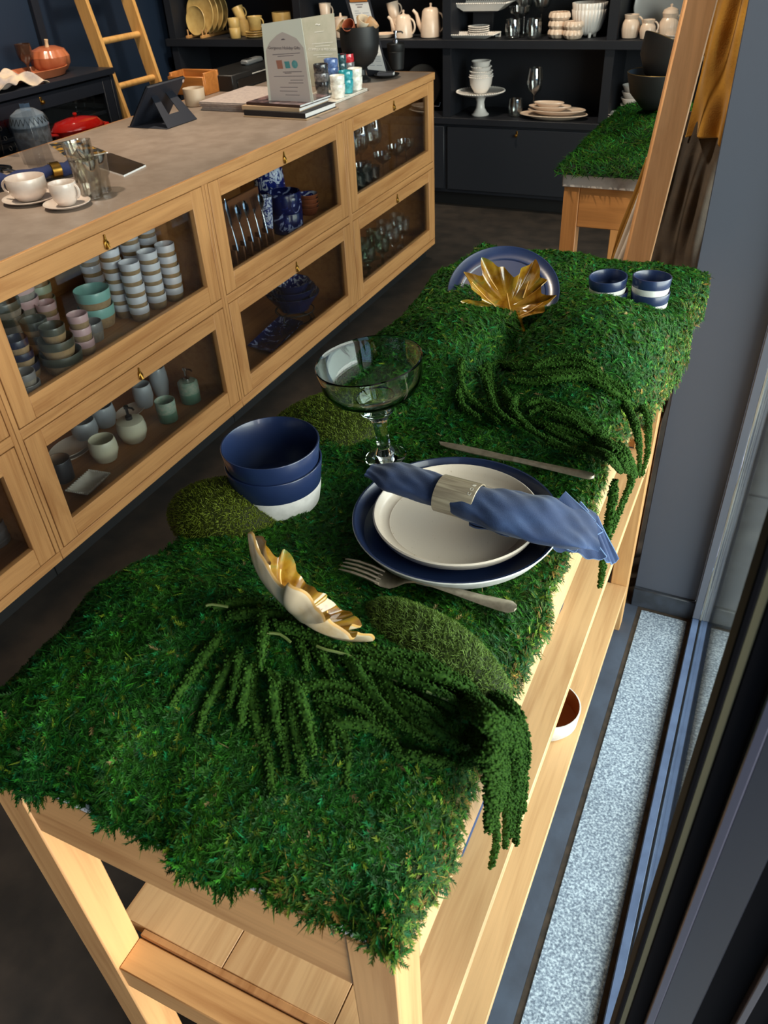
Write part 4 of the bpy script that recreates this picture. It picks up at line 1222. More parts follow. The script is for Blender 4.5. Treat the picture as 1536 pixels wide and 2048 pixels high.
slab(q, .0015, mat('sage_photo_page', (186, 188, 170), .25, c2=(206, 204, 190), vs=10), 'page', t)
X_ = (q[1] - q[0]).normalized(); Nn = X_.cross(Yv)
text('COMPLEX & PRECIOUS', .0155, mat('white_ink', (250, 250, 248), .5), t, pmat(.55, .52)); text('~', .05, bpy.data.materials['white_ink'], t, pmat(.5, .84))
for v, u0, u1 in ((.62, .25, .9), (.58, .35, .8), (.46, .25, .85), (.43, .35, .75), (.78, .38, .66)):
    g = G(); g.add([onpage(u0, v, .0026), onpage(u1, v, .0026), onpage(u1, v + .006, .0026), onpage(u0, v + .006, .0026)], [[0, 1, 2, 3]]); g.build('printed_line', bpy.data.materials['white_ink'], t)
# tray of little glazed cups
t0_ = at(692, 196, z=ZC)
tr_ = thing('cup_tray', (-2.05, 3.73, ZC), 'flat cream tray carrying stacked glazed espresso cups', 'tray')
G().box(-.12, .10, -.17, .175, 0, .006, .002).build('tray_base', WHITE, tr_)
for q in ((-.12, .10, -.17, -.163, .006, .012), (-.12, .10, .168, .175, .006, .012), (-.12, -.113, -.163, .168, .006, .012), (.093, .10, -.163, .168, .006, .012)): G().box(*q, .002).build('rim', WHITE, tr_)
def glaze(n, c, c2=None): return mat(n, c, .15, coat=.5, c2=c2 or tuple(min(255, q + 40) for q in c), vs=60)
GL = {'black': (30, 28, 32), 'white': (226, 220, 208), 'teal': (28, 136, 148), 'red': (176, 26, 36), 'blue': (70, 96, 150), 'dark teal': (24, 60, 66), 'grey': (92, 88, 90)}
GM = {k: glaze(k.replace(' ', '_') + '_glaze', v) for k, v in GL.items()}
CUPP = [(.026, 0), (.029, .003), (.031, .022), (.0335, .026), (.0355, .058)]
cup_mesh = None
def tcup(p, col, label, sc=1.0):
    global cup_mesh
    g = vessel(CUPP, .0028, 32); o = g.build('espresso_cup', [GM[col]] * 3, None, p); o.scale = (sc,) * 3
    return tag(o, label, 'cup', 'glazed cups on the tray')
ZT = ZC + .0065
for (px, py), cols, nm in [((646, 190), ['black', 'grey', 'black'], 'closest to the books'), ((666, 178), ['dark teal', 'blue', 'blue'], 'between black and teal stacks'), ((684, 168), ['grey', 'dark teal', 'dark teal'], 'at the back of the tray'),
                           ((677, 196), ['white', 'white'], 'closest to the counter edge'), ((694, 186), ['teal', 'teal'], 'between the two white stacks'), ((712, 180), ['white', 'white'], 'nearest the footed bowl'), ((698, 166), ['white', 'grey', 'red'], 'under the red one')]:
    p = at(px, py, z=ZT)
    for k, c_ in enumerate(cols):
        tcup(p + Vector((0, 0, .037 * k)), c_, '%s glazed espresso cup, %s in the tray stack %s' % (c_, ['lowest', 'second', 'third'][k] if len(cols) > 2 else ['lower', 'upper'][k], nm))
# footed black bowl with tasting cups
p = at(724, 163, z=ZC)
t = thing('footed_bowl', p, 'black footed bowl full of small clay cups in front of the clipboard', 'bowl')
g = G(); g.lathe([(0, 0), (.045, 0), (.047, .012), (.036, .020), (.024, .032), (.022, .055), (.034, .068), (.066, .088), (.090, .125), (.1, .175), (.0985, .25), (.0955, .2505), (.095, .17), (.08, .12), (.05, .085), (0, .075)], 56); g.build('bowl_body', BLACK, t)
CL = [mat('clay_%d' % k, c_, .5) for k, c_ in enumerate([(206, 178, 140), (150, 72, 40), (214, 196, 170), (190, 150, 110)])]
for k, (dx, dy, dz, rx_, ry_) in enumerate([(-.055, -.02, .225, .5, -.7), (-.02, -.045, .232, .9, .1), (.02, -.02, .24, .2, .6), (.052, -.01, .235, -.2, .8), (.0, .04, .235, -.5, -.2)]):
    g = vessel([(.020, 0), (.026, .01), (.032, .05)], .003, 24); o = g.build('clay_cup', [CL[k % 4]] * 3, None, p + Vector((dx, dy, dz)), (rx_, ry_, 0))
    tag(o, ['sand coloured clay cup tipped in the footed bowl, beside the sign page', 'brick red clay cup tipped in the middle of the footed bowl', 'cream clay cup upright in the footed bowl', 'tan clay cup leaning against the clipboard side of the footed bowl', 'sand clay cup at the back of the footed bowl'][k], 'cup', 'clay cups in the footed bowl')
# clipboard on an easel
yb_, yt_ = 4.30, 4.40
q = [at(735, 153, y=yb_), at(776, 135, y=yb_), at(738, -4, y=yt_), at(690, -2, y=yt_)]
p = (q[0] + q[1]) / 2; p.z = ZC
t = thing('clipboard', p, 'dark clipboard with a printed price sheet leaning beside the soap dispenser', 'clipboard')
q[0].z = q[1].z = ZC + .001
qq = [v_ - p for v_ in q]
slab(qq, .006, mat('charcoal_board', (42, 44, 52), .5), 'board', t, -.008)
X_ = (qq[1] - qq[0]).normalized(); Yv2 = (md(qq[3], qq[2], .5) - md(qq[0], qq[1], .5)).normalized(); Nn2 = X_.cross(Yv2)
f = lambda u, v, off=.0: md(md(qq[0], qq[1], u), md(qq[3], qq[2], u), v) + Nn2 * off
slab([f(.12, .09), f(.95, .07), f(.92, .95), f(.14, .95)], .001, PAPER, 'paper', t)
for k in range(26):
    v = .84 - .028 * k
    for u0, u1 in ((.26, .50), (.58, .84)) if k % 4 else ((.26, .44),):
        g = G(); g.add([f(u0, v, .0016), f(u1, v, .0016), f(u1, v + .006, .0016), f(u0, v + .006, .0016)], [[0, 1, 2, 3]]); g.build('printed_line', mat('faint_ink', (150, 152, 166), .7) if k == 0 and u0 < .3 else bpy.data.materials['faint_ink'], t)
for v, u0, u1 in ((.915, .38, .68), (.885, .42, .62)):
    g = G(); g.add([f(u0, v, .0016), f(u1, v, .0016), f(u1, v + .012, .0016), f(u0, v + .012, .0016)], [[0, 1, 2, 3]]); g.build('printed_line', GREYT, t)
slab([f(.2, .955, .001), f(.9, .955, .001), f(.9, 1.03, .001), f(.2, 1.03, .001)], .008, RW, 'clip', t)
slab([f(.45, .02) + Vector((0, .16, -.002)), f(.6, .02) + Vector((0, .16, -.002)), f(.6, .7, -.009), f(.45, .7, -.009)], .004, BLACK, 'easel_leg', t)
# soap dispenser and card dish
def pump(t, z, r, m, sp=.03):
    G().lathe([(0, z - .004), (r, z - .004), (r, z + .014), (r * .55, z + .018), (r * .42, z + .020), (r * .42, z + .045), (r * .7, z + .046), (r * .7, z + .056), (0, z + .057)], 16).build('pump', m, t)
    G().tube([(0, 0, z + .050), (sp * .8, 0, z + .052), (sp, 0, z + .044)], .0042, 7).build('nozzle', m, t)
p = at(793, 139, z=ZC)
t = thing('soap_dispenser', p, 'black soap dispenser with chrome pump at the counter end', 'dispenser')
G().lathe([(0, 0), (.036, 0), (.040, .004), (.047, .085), (.0475, .088), (.046, .090), (.0475, .092), (.049, .124), (.046, .128), (0, .130)], 40).build('bottle', BLACK, t); pump(t, .130, .015, CHROME, .045)
p = at(774, 155, z=ZC)
saucer(p, .068, 'small black saucer in front of the soap dispenser', BLACK, .016)
t = thing('card_box', p + Vector((-.005, 0, .0042)), 'small box of cards lying in the black saucer', 'box', None, (0, 0, .25))
G().box(-.042, .042, -.028, .028, .002, .020, .001).build('cards', PAPER, t); G().box(-.043, .043, -.03, .028, .020, .0215, .0005).build('lid', mat('grey_card', (96, 92, 96), .5), t); G().box(-.043, .043, -.030, -.0285, .002, .020, .0003).build('sleeve', bpy.data.materials['grey_card'], t)

# ------------------------------------------------------------------ contents of the counter cabinets
ZU, ZL = .5855, .1355
TANB = mat('bare_tan_clay', (170, 140, 104), .75, c2=(150, 122, 90), vs=60)
GREYB = mat('bare_grey_clay', (150, 140, 128), .75, c2=(128, 118, 108), vs=60)
GLZ = {k: mat(k.replace(' ', '_') + '_cup_glaze', c_, .3, coat=.2) for k, c_ in {'white': (214, 214, 226), 'teal': (128, 178, 172), 'olive': (72, 74, 64), 'pink': (206, 168, 172), 'navy': (32, 36, 62), 'grey': (120, 116, 116), 'charcoal': (36, 36, 42), 'pale green': (178, 190, 164), 'mist': (172, 178, 186), 'ivory': (214, 208, 184)}.items()}
PROTO = {}
def scup(p, r, h, col, body, label, split=.55, name='striped_cup', cat='cup', group='striped cups in the counter cabinet'):
    k = (round(r, 4), round(h, 4), col, body.name, split)
    if k not in PROTO:
        g = vessel([(r * .72, 0), (r * .80, .003), (r * .95, h * .5), (r, h)], .003, 28, h * split)
        o = g.build(name, [GLZ[col], body, GLZ[col]], None, p); PROTO[k] = o
        return tag(o, label, cat, group)
    return dup(PROTO[k], p, label)
ORD = lambda k, n: 'top' if k == n - 1 else ['bottom', 'second', 'third', 'fourth', 'fifth', 'sixth', 'seventh'][k]
# (base pixel, [(glaze, radius, height, step)], body, description of the stack)
W_ = lambda n: [('white', .036, .052, .039)] * n
stacks = [((284, 638), W_(5), TANB, 'white and tan cups, the stack closest to the pane'), ((251, 632), W_(6), TANB, 'white and tan cups, second stack from the teal bowls'), ((318, 614), W_(5), TANB, 'white and tan cups, second stack from the door stile'), ((352, 598), W_(5), TANB, 'white and tan cups, the stack beside the door stile'),
          ((318, 580), W_(7), TANB, 'white and tan cups, taller back stack beside the side panel'), ((286, 595), W_(6), TANB, 'white and tan cups, back stack behind the closest one'), ((240, 606), W_(6), TANB, 'white and tan cups, back stack behind the teal bowls'), ((205, 618), W_(5), TANB, 'white and tan cups, farthest stack beside the teal bowls'),
          ((201, 650), [('teal', .062, .075, .058)] * 2, TANB, 'wide teal banded bowls'), ((191, 680), [('grey', .038, .066, .05)], GREYB, 'plain greyish cup beside the teal bowls'),
          ((176, 705), [('pink', .034, .05, .043)] * 3, TANB, 'pink banded cups beside the olive bowls'), ((104, 655), [('pink', .036, .05, .043)] * 2, TANB, 'pink banded cups behind the olive bowls'),
          ((131, 738), [('olive', .066, .062, .050), ('olive', .056, .058, .05), ('olive', .040, .05, .04)], TANB, 'olive banded bowls stacked wide to narrow'), ((92, 722), [('olive', .042, .055, .045)] * 3, TANB, 'olive banded cups beside the narrow olive bowl'),
          ((56, 755), [('navy', .050, .052, .042), ('navy', .040, .05, .042), ('navy', .038, .05, .042)], TANB, 'navy banded cups nearest the hinge stile'), ((62, 795), [('grey', .042, .05, .04), ('grey', .036, .045, .04)], GREYB, 'grey cups nested at the pane corner'),
          ((35, 690), [('olive', .056, .06, .05)] * 3, GREYB, 'dark olive bowls against the hinge stile'), ((62, 655), [('pink', .055, .06, .05)] * 3, GREYB, 'large pink banded bowls at the back'), ((85, 625), [('pale green', .045, .06, .05)] * 4, TANB, 'pale green cups at the very back')]
for (px, py), col, body, ds in stacks:
    p = at(px, py, z=ZU); p.x = max(p.x, -2.36); z = 0
    for k, (c_, r, h, st) in enumerate(col):
        n = len(col)
        scup(p + Vector((random.uniform(-.002, .002), random.uniform(-.002, .002), z)), r, h, c_, body, (ds if n == 1 else '%s one of the %s' % (ORD(k, n), ds)), cat='bowl' if r > .048 else 'cup', name='striped_bowl' if r > .048 else 'striped_cup', group='striped bowls in the counter cabinet' if r > .048 else 'striped cups in the counter cabinet')
        z += st
def pot(px, py, prof, ms, label, cat, name, z=ZL, t=.003, n=36, split=None, dz=0):
    p = at(px, py, z=z); p.z += dz
    return tag(vessel(prof, t, n, split).build(name, ms, None, p), label, cat)
MISTM, IVM = GLZ['mist'], GLZ['ivory']
pot(128, 958, [(.036, 0), (.040, .003), (.043, .085)], [GLZ['charcoal'], GLZ['charcoal'], mat('rust_inside', (112, 78, 48), .5)], 'charcoal beaker with rust inside, on the lower cabinet shelf', 'beaker', 'beaker')
BAR = lambda r, h: [(r * .62, 0), (r * .75, .004), (r, h * .45), (r * .98, h * .75), (r * .9, h)]
pot(214, 918, BAR(.052, .088), [IVM] * 3, 'ivory barrel tumbler in front of the oval dishes', 'tumbler', 'bathroom_tumbler')
pot(176, 878, BAR(.050, .085), [MISTM] * 3, 'pale blue-grey barrel tumbler behind the ivory one', 'tumbler', 'bathroom_tumbler')
pot(213, 850, BAR(.048, .09), [MISTM] * 3, 'pale grey barrel tumbler touching the cabinet back', 'tumbler', 'bathroom_tumbler')
pot(292, 812, BAR(.040, .10), [MISTM] * 3, 'pale lilac beaker behind the green tumbler', 'tumbler', 'bathroom_tumbler')
pot(325, 790, BAR(.038, .13), [MISTM] * 3, 'tall pale lilac vase near the green dispenser', 'vase', 'vase')
GRN = mat('sea_green_glaze', (120, 158, 138), .3, c2=(96, 138, 118), vs=14); GRN2 = mat('drip_glaze', (176, 180, 164), .35, c2=(130, 164, 146), vs=70)
pot(338, 840, [(.034, 0), (.037, .003), (.040, .09)], [GRN2, GRN, GRN2], 'sea green drip glazed tumbler beside the green dispenser', 'tumbler', 'bathroom_tumbler', split=.042)
def dispenser(px, py, prof, ms, pm, label, split=None):
    t = thing('soap_dispenser', at(px, py, z=ZL), label, 'dispenser')
    g = G(); P = [(0, 0)] + prof + [(0, prof[-1][1] + .002)]
    mi = [1 if split and (P[i][1] + P[i + 1][1]) / 2 < split else 0 for i in range(len(P) - 1)]
    g.lathe(P, 36, mi); g.build('bottle', ms, t); pump(t, prof[-1][1] + .002, .013, pm, .036)
dispenser(270, 880, [(.034, 0), (.044, .01), (.055, .04), (.056, .06), (.050, .088), (.040, .092)], [IVM, IVM], BLACKG, 'ivory barrel soap dispenser with a black pump')
dispenser(383, 802, [(.036, 0), (.040, .003), (.041, .045), (.041, .088), (.034, .095)], [GRN2, GRN], CHROME, 'sea green soap dispenser with a chrome pump', .05)
for k, dz in enumerate((0, .012)): tag(vessel([(.05, 0), (.07, .003), (.085, .014)], .003, 40).build('oval_dish', [PINKW] * 3, None, at(146, 905, z=ZL) + Vector((-.005 * k, .004 * k, dz))), ['white oval dish, the lower one behind the charcoal beaker', 'white oval dish, the upper one behind the charcoal beaker'][k], 'dish', 'oval dishes').scale = (.75, 1.15, 1)
tag(vessel([(.035, 0), (.05, .003), (.062, .012)], .003, 40).build('soap_dish', [PINKW] * 3, None, at(262, 826, z=ZL)), 'shallow pale soap dish behind the ivory dispenser', 'dish').scale = (.8, 1.25, 1)
cs = [at(*q, z=ZL) for q in ((136, 992), (182, 952), (222, 958), (178, 1000))]
c = sum(cs, Vector()) / 4
t = thing('scalloped_tray', c, 'white rectangular tray with scalloped rim near the pane', 'tray')
u_, v_ = (cs[1] - cs[0] + cs[2] - cs[3]) / 2, (cs[3] - cs[0] + cs[2] - cs[1]) / 2
u_.z = v_.z = 0
G().sheet(lambda a, b_: u_ * (a - .5) + v_ * (b_ - .5) + Vector((0, 0, .003 + .022 * max(abs(a - .5) * 2, abs(b_ - .5) * 2) ** 4)), 16, 12, -.003).build('tray_body', WHITE, t)
g = G()
for k in range(44):
    s = k / 11; e, f_ = int(s), s - int(s)
    a, b_ = [(f_, 0), (1, f_), (1 - f_, 1), (0, 1 - f_)][e]
    P = u_ * (a - .5) + v_ * (b_ - .5); g.lathe([(0, -.004), (.0035, -.002), (.0045, .001), (.003, .004), (0, .005)], 7, 0, None, (P.x, P.y, .024))
o = g.build('scallop_beads', WHITE, t); o['kind'] = 'stuff'
pot(-10, 1085, [(.04, 0), (.05, .003), (.052, .02), (.049, .024), (.052, .05), (.049, .054), (.05, .08)], [GLZ['grey']] * 3, 'grey ribbed pot in the cabinet closest to the door', 'pot', 'ribbed_pot')
# cabinet with cutlery and blue patterned ware
DELFT, nt, b = base_mat('blue_white_pattern')
v = ocoord(nt); n1 = noise(nt, 26, 2, v, 1.6); 
r1 = ramp(nt, n1.outputs[0], [(0, lin((22, 34, 104))), (.50, lin((34, 50, 140))), (.53, lin((196, 204, 226)))], 'CONSTANT')
nt.links.new(r1.outputs[0], b.inputs['Base Color']); b.inputs['Roughness'].default_value = .12; b.inputs['Coat Weight'].default_value = .4
DELFTD, nt, b = base_mat('dark_blue_pattern')
v = ocoord(nt); n1 = noise(nt, 22, 2, v, 1.4)
r1 = ramp(nt, n1.outputs[0], [(0, lin((18, 26, 76))), (.54, lin((26, 38, 104))), (.60, lin((150, 160, 200)))], 'CONSTANT')
nt.links.new(r1.outputs[0], b.inputs['Base Color']); b.inputs['Roughness'].default_value = .15
LATT = mat('blue_lattice', (44, 58, 128), .3, c2=(206, 212, 232), vs=120, lo=.48, hi=.52)
pA, pB = at(470, 524, z=ZU), at(560, 470, z=ZU)
t = thing('cutlery_rack', (-1.945, 2.69, ZU), 'brown wooden rack holding upright cutlery behind the pane', 'rack')
BRW = oak('brown_rack', 'y', (112, 70, 42), (82, 48, 28))
G().box(-.05, .02, -.22, .20, 0, .012, .002).build('rack_base', BRW, t); G().box(-.05, -.035, -.22, .20, .012, .24, .002).build('rack_back', BRW, t)
for k in range(8): G().box(-.035, .02, -.215 + k * .057, -.205 + k * .057, .012, .07, .001).build('divider', BRW, t)
for k in range(7):
    kind = ['spoon', 'fork', 'knife', 'spoon', 'spoon', 'fork', 'spoon'][k]
    o = thing(kind, (-1.930, 2.509 + k * .057, ZU + .03), 'polished steel %s, %s from the hinge side of the cutlery rack' % (kind, ['first', 'second', 'third', 'fourth', 'fifth', 'sixth', 'seventh'][k]), kind, 'cutlery in the rack', (0, math.radians(-7), 0))
    g = G(); cutlery_blade(g, [(0, .004, 0), (.01, .007, 0), (.05, .006, .001), (.10, .0035, .003), (.13, .003, .004)], .003); g.move(Matrix.Rotation(-PI / 2, 4, 'Y')); g.build('handle', CHROME, o)
    g = G()
    if kind == 'spoon': cutlery_blade(g, [(.128, .003, .004), (.138, .010, .001), (.155, .018, -.003), (.175, .019, -.003), (.190, .012, 0), (.197, .002, .002)], .0025); nm = 'bowl'
    elif kind == 'fork': 
        cutlery_blade(g, [(.128, .003, .004), (.14, .011, .001), (.15, .012, 0)], .0025); nm = 'tines'
        for q in range(4): cutlery_blade(g, [(.149, .0014, 0), (.195, .0008, .004)], .0018); g.v[-12:] = [(x, y - .009 + .006 * q, z) for x, y, z in g.v[-12:]]
    else: cutlery_blade(g, [(.128, .0035, .004), (.135, .009, .003), (.20, .010, .003), (.225, .006, .003), (.235, .001, .003)], .0016); nm = 'blade'
    g.move(Matrix.Rotation(-PI / 2, 4, 'Y')); g.build(nm, CHROME, o)
pot(541, 483, [(.006, 0), (.012, .01), (.022, .08), (.028, .16), (.030, .19)], [LATT] * 3, 'narrow tapering vase with blue and white lattice, beside the cutlery', 'vase', 'lattice_vase', ZU)
pot(577, 462, [(.066, 0), (.070, .004), (.073, .085), (.0715, .088), (.073, .091), (.074, .165), (.070, .172)], [DELFTD] * 3, 'wide dark blue patterned jar in front of the taller one', 'jar', 'patterned_jar', ZU)
pot(548, 440, [(.05, 0), (.06, .004), (.075, .1), (.07, .2), (.06, .28)], [DELFT] * 3, 'tall blue and white patterned jar at the back of the cabinet', 'jar', 'patterned_jar', ZU)
TERRA = mat('terracotta', (156, 84, 50), .6, c2=(134, 68, 40), vs=40)
for k in range(4): pot(620, 428, [(.028, 0), (.032, .003), (.047, .034)], [TERRA, TERRA, DELFT], '%s terracotta bowl of the stack beside the patterned jar' % ['lowest', 'second lowest', 'second highest', 'topmost'][k], 'bowl', 'terracotta_bowl', ZU, dz=.020 * k)
BLUEB = mat('deep_blue_glaze', (24, 32, 74), .2)
p0 = at(592, 640, z=ZL)
t = thing('wire_stand', p0, 'black wire stand carrying the nested blue bowls', 'stand')
for q in (0, 1): G().tube([((.075 + .02 * q) * math.cos(a * PI / 16), (.075 + .02 * q) * math.sin(a * PI / 16), .005 + .05 * q) for a in range(33)], .003, 6).build('ring', BLACK, t)
for q in range(4): G().tube([(.075 * math.cos(q * PI / 2), .075 * math.sin(q * PI / 2), .005), (.11 * math.cos(q * PI / 2), .11 * math.sin(q * PI / 2), .03), (.095 * math.cos(q * PI / 2), .095 * math.sin(q * PI / 2), .055)], .003, 6).build('leg', BLACK, t)
for k, (r, dz, lb) in enumerate([(.13, .058, 'largest deep blue bowl, resting on the wire stand'), (.112, .085, 'middle deep blue bowl nested in the largest one'), (.09, .112, 'smallest patterned blue bowl on top of the nest')]):
    tag(vessel([(r * .45, 0), (r * .55, .004), (r * .62, .02), (r * .92, .07), (r, .085)], .004, 44).build('blue_bowl', [BLUEB, BLUEB, DELFT], None, p0 + Vector((0, 0, dz))), lb, 'bowl', 'nested blue bowls')
cs = [at(*q, z=ZL) for q in ((497, 700), (560, 640), (608, 652), (545, 714))]
c = sum(cs, Vector()) / 4; u_, v_ = (cs[1] - cs[0] + cs[2] - cs[3]) / 2, (cs[3] - cs[0] + cs[2] - cs[1]) / 2; u_.z = v_.z = 0
t = thing('patterned_tray', c, 'long blue patterned tray lying in front of the nested bowls', 'tray')
G().sheet(lambda a, b_: u_ * (a - .5) + v_ * (b_ - .5) + Vector((0, 0, .004 + .02 * max(abs(a - .5) * 2, abs(b_ - .5) * 2) ** 5)), 16, 12, -.004).build('tray_body', DELFTD, t)
t = thing('lattice_tile', (-2.16, 2.72, ZL), 'pale openwork tile with square holes standing at the cabinet back', 'tile')
TL = mat('pale_tile', (186, 168, 146), .7)
for k in range(4):
    G().box(-.01, .01, -.10 + k * .06, -.078 + k * .06, 0, .20, .002).build('tile_bar', TL, t)
for k in range(4): G().box(-.0095, .0095, -.0995, .1015, k * .058, .02 + k * .058, .002).build('tile_bar', TL, t)
# drinking glasses
def goblet(p, m, label, sc, kind=0, group='stemmed glasses in the end cabinet'):
    key = ('gob', kind, m.name)
    pr = [[(.03, 0), (.031, .002), (.006, .006), (.004, .02), (.004, .085), (.012, .095), (.034, .115), (.042, .145), (.040, .18), (.034, .215)],
          [(.03, 0), (.031, .002), (.008, .008), (.006, .05), (.012, .06), (.03, .075), (.036, .10), (.037, .14)],
          [(.03, 0), (.031, .002), (.006, .006), (.004, .07), (.02, .08), (.045, .1), (.05, .125)]][kind]
    if key not in PROTO:
        g = G(); g.lathe([(0, 0)] + pr + [(r - .0015, z) for r, z in reversed(pr) if z > pr[-1][1] * .5] + [(0, pr[-1][1] * .48)], 28); o = g.build('stemmed_glass', m, None, p); o.scale = (sc,) * 3; PROTO[key] = o
        return tag(o, label, 'glass', group)
    return dup(PROTO[key], p, label, scale=sc)
def tumb(p, m, label, sc=1, kind=0, group='tumblers in the end cabinet'):
    key = ('tum', kind, m.name)
    pr = [[(.028, 0), (.031, .003), (.036, .09)], [(.026, 0), (.034, .01), (.040, .045), (.036, .085)], [(.03, 0), (.033, .003), (.034, .04), (.036, .045), (.038, .10)]][kind]
    if key not in PROTO:
        o = tumbler_mesh(pr, .002, 24, (lambda a, i: 1 + .03 * math.cos(10 * a)) if kind == 0 else None).build('tumbler', m, None, p); o.scale = (sc,) * 3; PROTO[key] = o
        return tag(o, label, 'glass', group)
    return dup(PROTO[key], p, label, scale=sc)
WHERE = ['nearest the hinge stile', 'second from the hinge stile', 'third from the hinge stile', 'fourth from the hinge stile', 'fifth from the hinge stile', 'sixth from the hinge stile']
for k, y in enumerate((3.60, 3.74, 3.88, 4.02, 4.16)): goblet(Vector((-2.06 - .01 * (k % 2), y, ZU)), CLEAR, 'tall clear wine glass on the upper shelf, %s' % WHERE[k], 1.2, 0)
for k, y in enumerate((3.70, 3.95, 4.12, 4.25)): goblet(Vector((-1.93, y + .05, ZU)), CLEAR, 'clear coupe glass at the front of the upper shelf, %s' % WHERE[k], 1.0, 2)
for k, y in enumerate((3.56, 3.64, 3.72, 3.80)): tumb(Vector((-1.90, y, ZU)), GREENG if k < 2 else SMOKE, '%s fluted tumbler at the pane, %s' % ('green' if k < 2 else 'smoky', WHERE[k]), 1.2)
for k, y in enumerate((3.60, 3.68, 3.77, 3.86)): tumb(Vector((-1.975, y, ZU)), SMOKE if k > 1 else GREENG, '%s fluted tumbler in the second row, %s' % ('smoky' if k > 1 else 'green', WHERE[k]), 1.2)
for k in range(4): tumb(Vector((-1.93, 3.585, ZL + .042 * k)), PINKG, 'pink tumbler of the tall lower stack, %s' % ['lowest', 'second lowest', 'second highest', 'topmost'][k], 1.05, 2)
for k in range(3): tumb(Vector((-2.02, 3.68, ZL + .042 * k)), PINKG, 'pink tumbler of the short stack behind, %s' % ['lowest', 'middle', 'topmost'][k], 1.05, 2)
for k, (x, y) in enumerate(((-1.93, 3.76), (-2.0, 3.86), (-1.92, 3.92), (-2.02, 4.02))): goblet(Vector((x, y, ZL)), GREENG, 'squat green goblet on the lower shelf, %s' % WHERE[k], 1.15, 1)
for k, (x, y) in enumerate(((-2.06, 3.78), (-1.93, 4.08), (-2.02, 4.16), (-1.94, 4.24), (-2.0, 4.30))): goblet(Vector((x, y, ZL)), CLEAR, 'clear goblet on the lower shelf, %s' % WHERE[k], 1.2, 1, 'clear goblets on the lower shelf')
# ------------------------------------------------------------------ dark shelving on the back wall
SB = bpy.data.objects.new('back_shelving', None); COL.objects.link(SB); SB.location = (-2.2, 5.7, 0)
tag(SB, 'dark navy wall shelving with closed base cupboards along the back wall', 'shelving')
def sbx(nm, m, *b_, c=.002, par=None): return G().box(*b_, c).move(Matrix.Translation((2.2, -5.7, 0))).build(nm, m, par or SB)
sbx('back_panel', NAVYW, -4.45, .04, 5.905, 5.925, .1, 2.6)
UPR = [-4.36, -3.27, -2.165, -1.11, -.03]
for x in UPR: sbx('upright', NAVYW, x - .03, x + .03, 5.52, 5.905, .59, 2.6)
for z in (.997, 1.50, 2.05): sbx('shelf_board', NAVYW, -4.42, .04, 5.50, 5.905, z, z + .048)
sbx('base_top', NAVYW, -4.42, .04, 5.49, 5.905, .55, .59)
sbx('plinth', BLACKP, -4.42, .04, 5.58, 5.62, 0, .10)
sbx('base_frame', NAVYW, -4.42, .04, 5.515, 5.56, .10, .55)
for k in range(4):
    a, b_ = UPR[k] + .012, UPR[k + 1] - .012
    d = sbx('door', mat('dark_navy_door_%d' % k, (30, 33, 40), .5) if k == 0 else bpy.data.materials['dark_navy_door_0'], a, b_, 5.497, 5.514, .125, .535, c=.003)
    g = G(); xm = (a + b_) / 2 - .02
    g.lathe([(0, 0), (.004, 0), (.004, .012), (.009, .015), (.010, .022), (.006, .027), (0, .028)], 14); g.move(Matrix.Rotation(PI / 2, 4, 'X')); g.move(Matrix.Translation((xm + 2.2, 5.497 - 5.7, .50)))
    g.box(xm + 2.2 - .006, xm + 2.2 + .006, 5.494 - 5.7, 5.497 - 5.7, .49, .525, .001); g.build('knob', BRASS, d)
ZT1, ZT0, YS_ = 1.0455, .5905, 5.60
def onshelf(px, y=YS_, z=ZT1):
    p = at(px, 78 if z > 1 else 235, y=y); p.z = z; return p
WG = mat('bright_white_glaze', (232, 226, 220), .22, coat=.2); BG = mat('blush_glaze', (228, 206, 186), .3, c2=(220, 196, 174), vs=20, coat=.2); YG = mat('straw_glaze', (206, 176, 112), .35, c2=(190, 156, 94), vs=20)
YG2 = mat('bare_straw', (186, 152, 96), .7)
def bk(px, prof, m, label, cat, name, z=ZT1, y=YS_, dz=0, rf=None, n=36, t=.004, group=None, sc=None):
    p = onshelf(px, y, z); p.z += dz
    o = vessel(prof, t, n, None, rf).build(name, [m, m, m], None, p)
    if sc: o.scale = sc
    return tag(o, label, cat, group)
def beads(par, pts, r, m, name='beaded_rim'):
    g = G()
    for (x, y, z) in pts: g.lathe([(0, -r), (r * .8, -r * .5), (r, 0), (r * .8, r * .5), (0, r)], 6, 0, None, (x, y, z))
    o = g.build(name, m, par); o['kind'] = 'stuff'; return o
def ring_pts(rx, ry, z, n): return [(rx * math.cos(2 * PI * k / n), ry * math.sin(2 * PI * k / n), z) for k in range(n)]
def rect_platter(px0, px1, depth_, h, z, label, y=YS_):
    p0, p1 = onshelf(px0, y), onshelf(px1, y); c = (p0 + p1) / 2; c.z = z; hx = (p1.x - p0.x) / 2
    t = thing('beaded_platter', c, label, 'platter')
    g = G(); vs = []
    for (q, zz) in ((.62, 0), (.66, .001), (1, h), (.97, h + .003), (.64, .007)): vs += [(-hx * q, -depth_ * q, zz), (hx * q, -depth_ * q, zz), (hx * q, depth_ * q, zz), (-hx * q, depth_ * q, zz)]
    fs = [[0, 3, 2, 1]] + [[r * 4 + k, r * 4 + (k + 1) % 4, r * 4 + 4 + (k + 1) % 4, r * 4 + 4 + k] for r in range(4) for k in range(4)] + [[16, 17, 18, 19]]
    g.add(vs, fs); g.build('platter_body', WG, t, sharp=25)
    n = 26; pts = [(-hx + 2 * hx * k / n, s * depth_, h + .002) for k in range(n + 1) for s in (-1, 1)] + [(s * hx, -depth_ + 2 * depth_ * k / 8, h + .002) for k in range(1, 8) for s in (-1, 1)]
    beads(t, pts, hx / n * .9, WG)
    return t
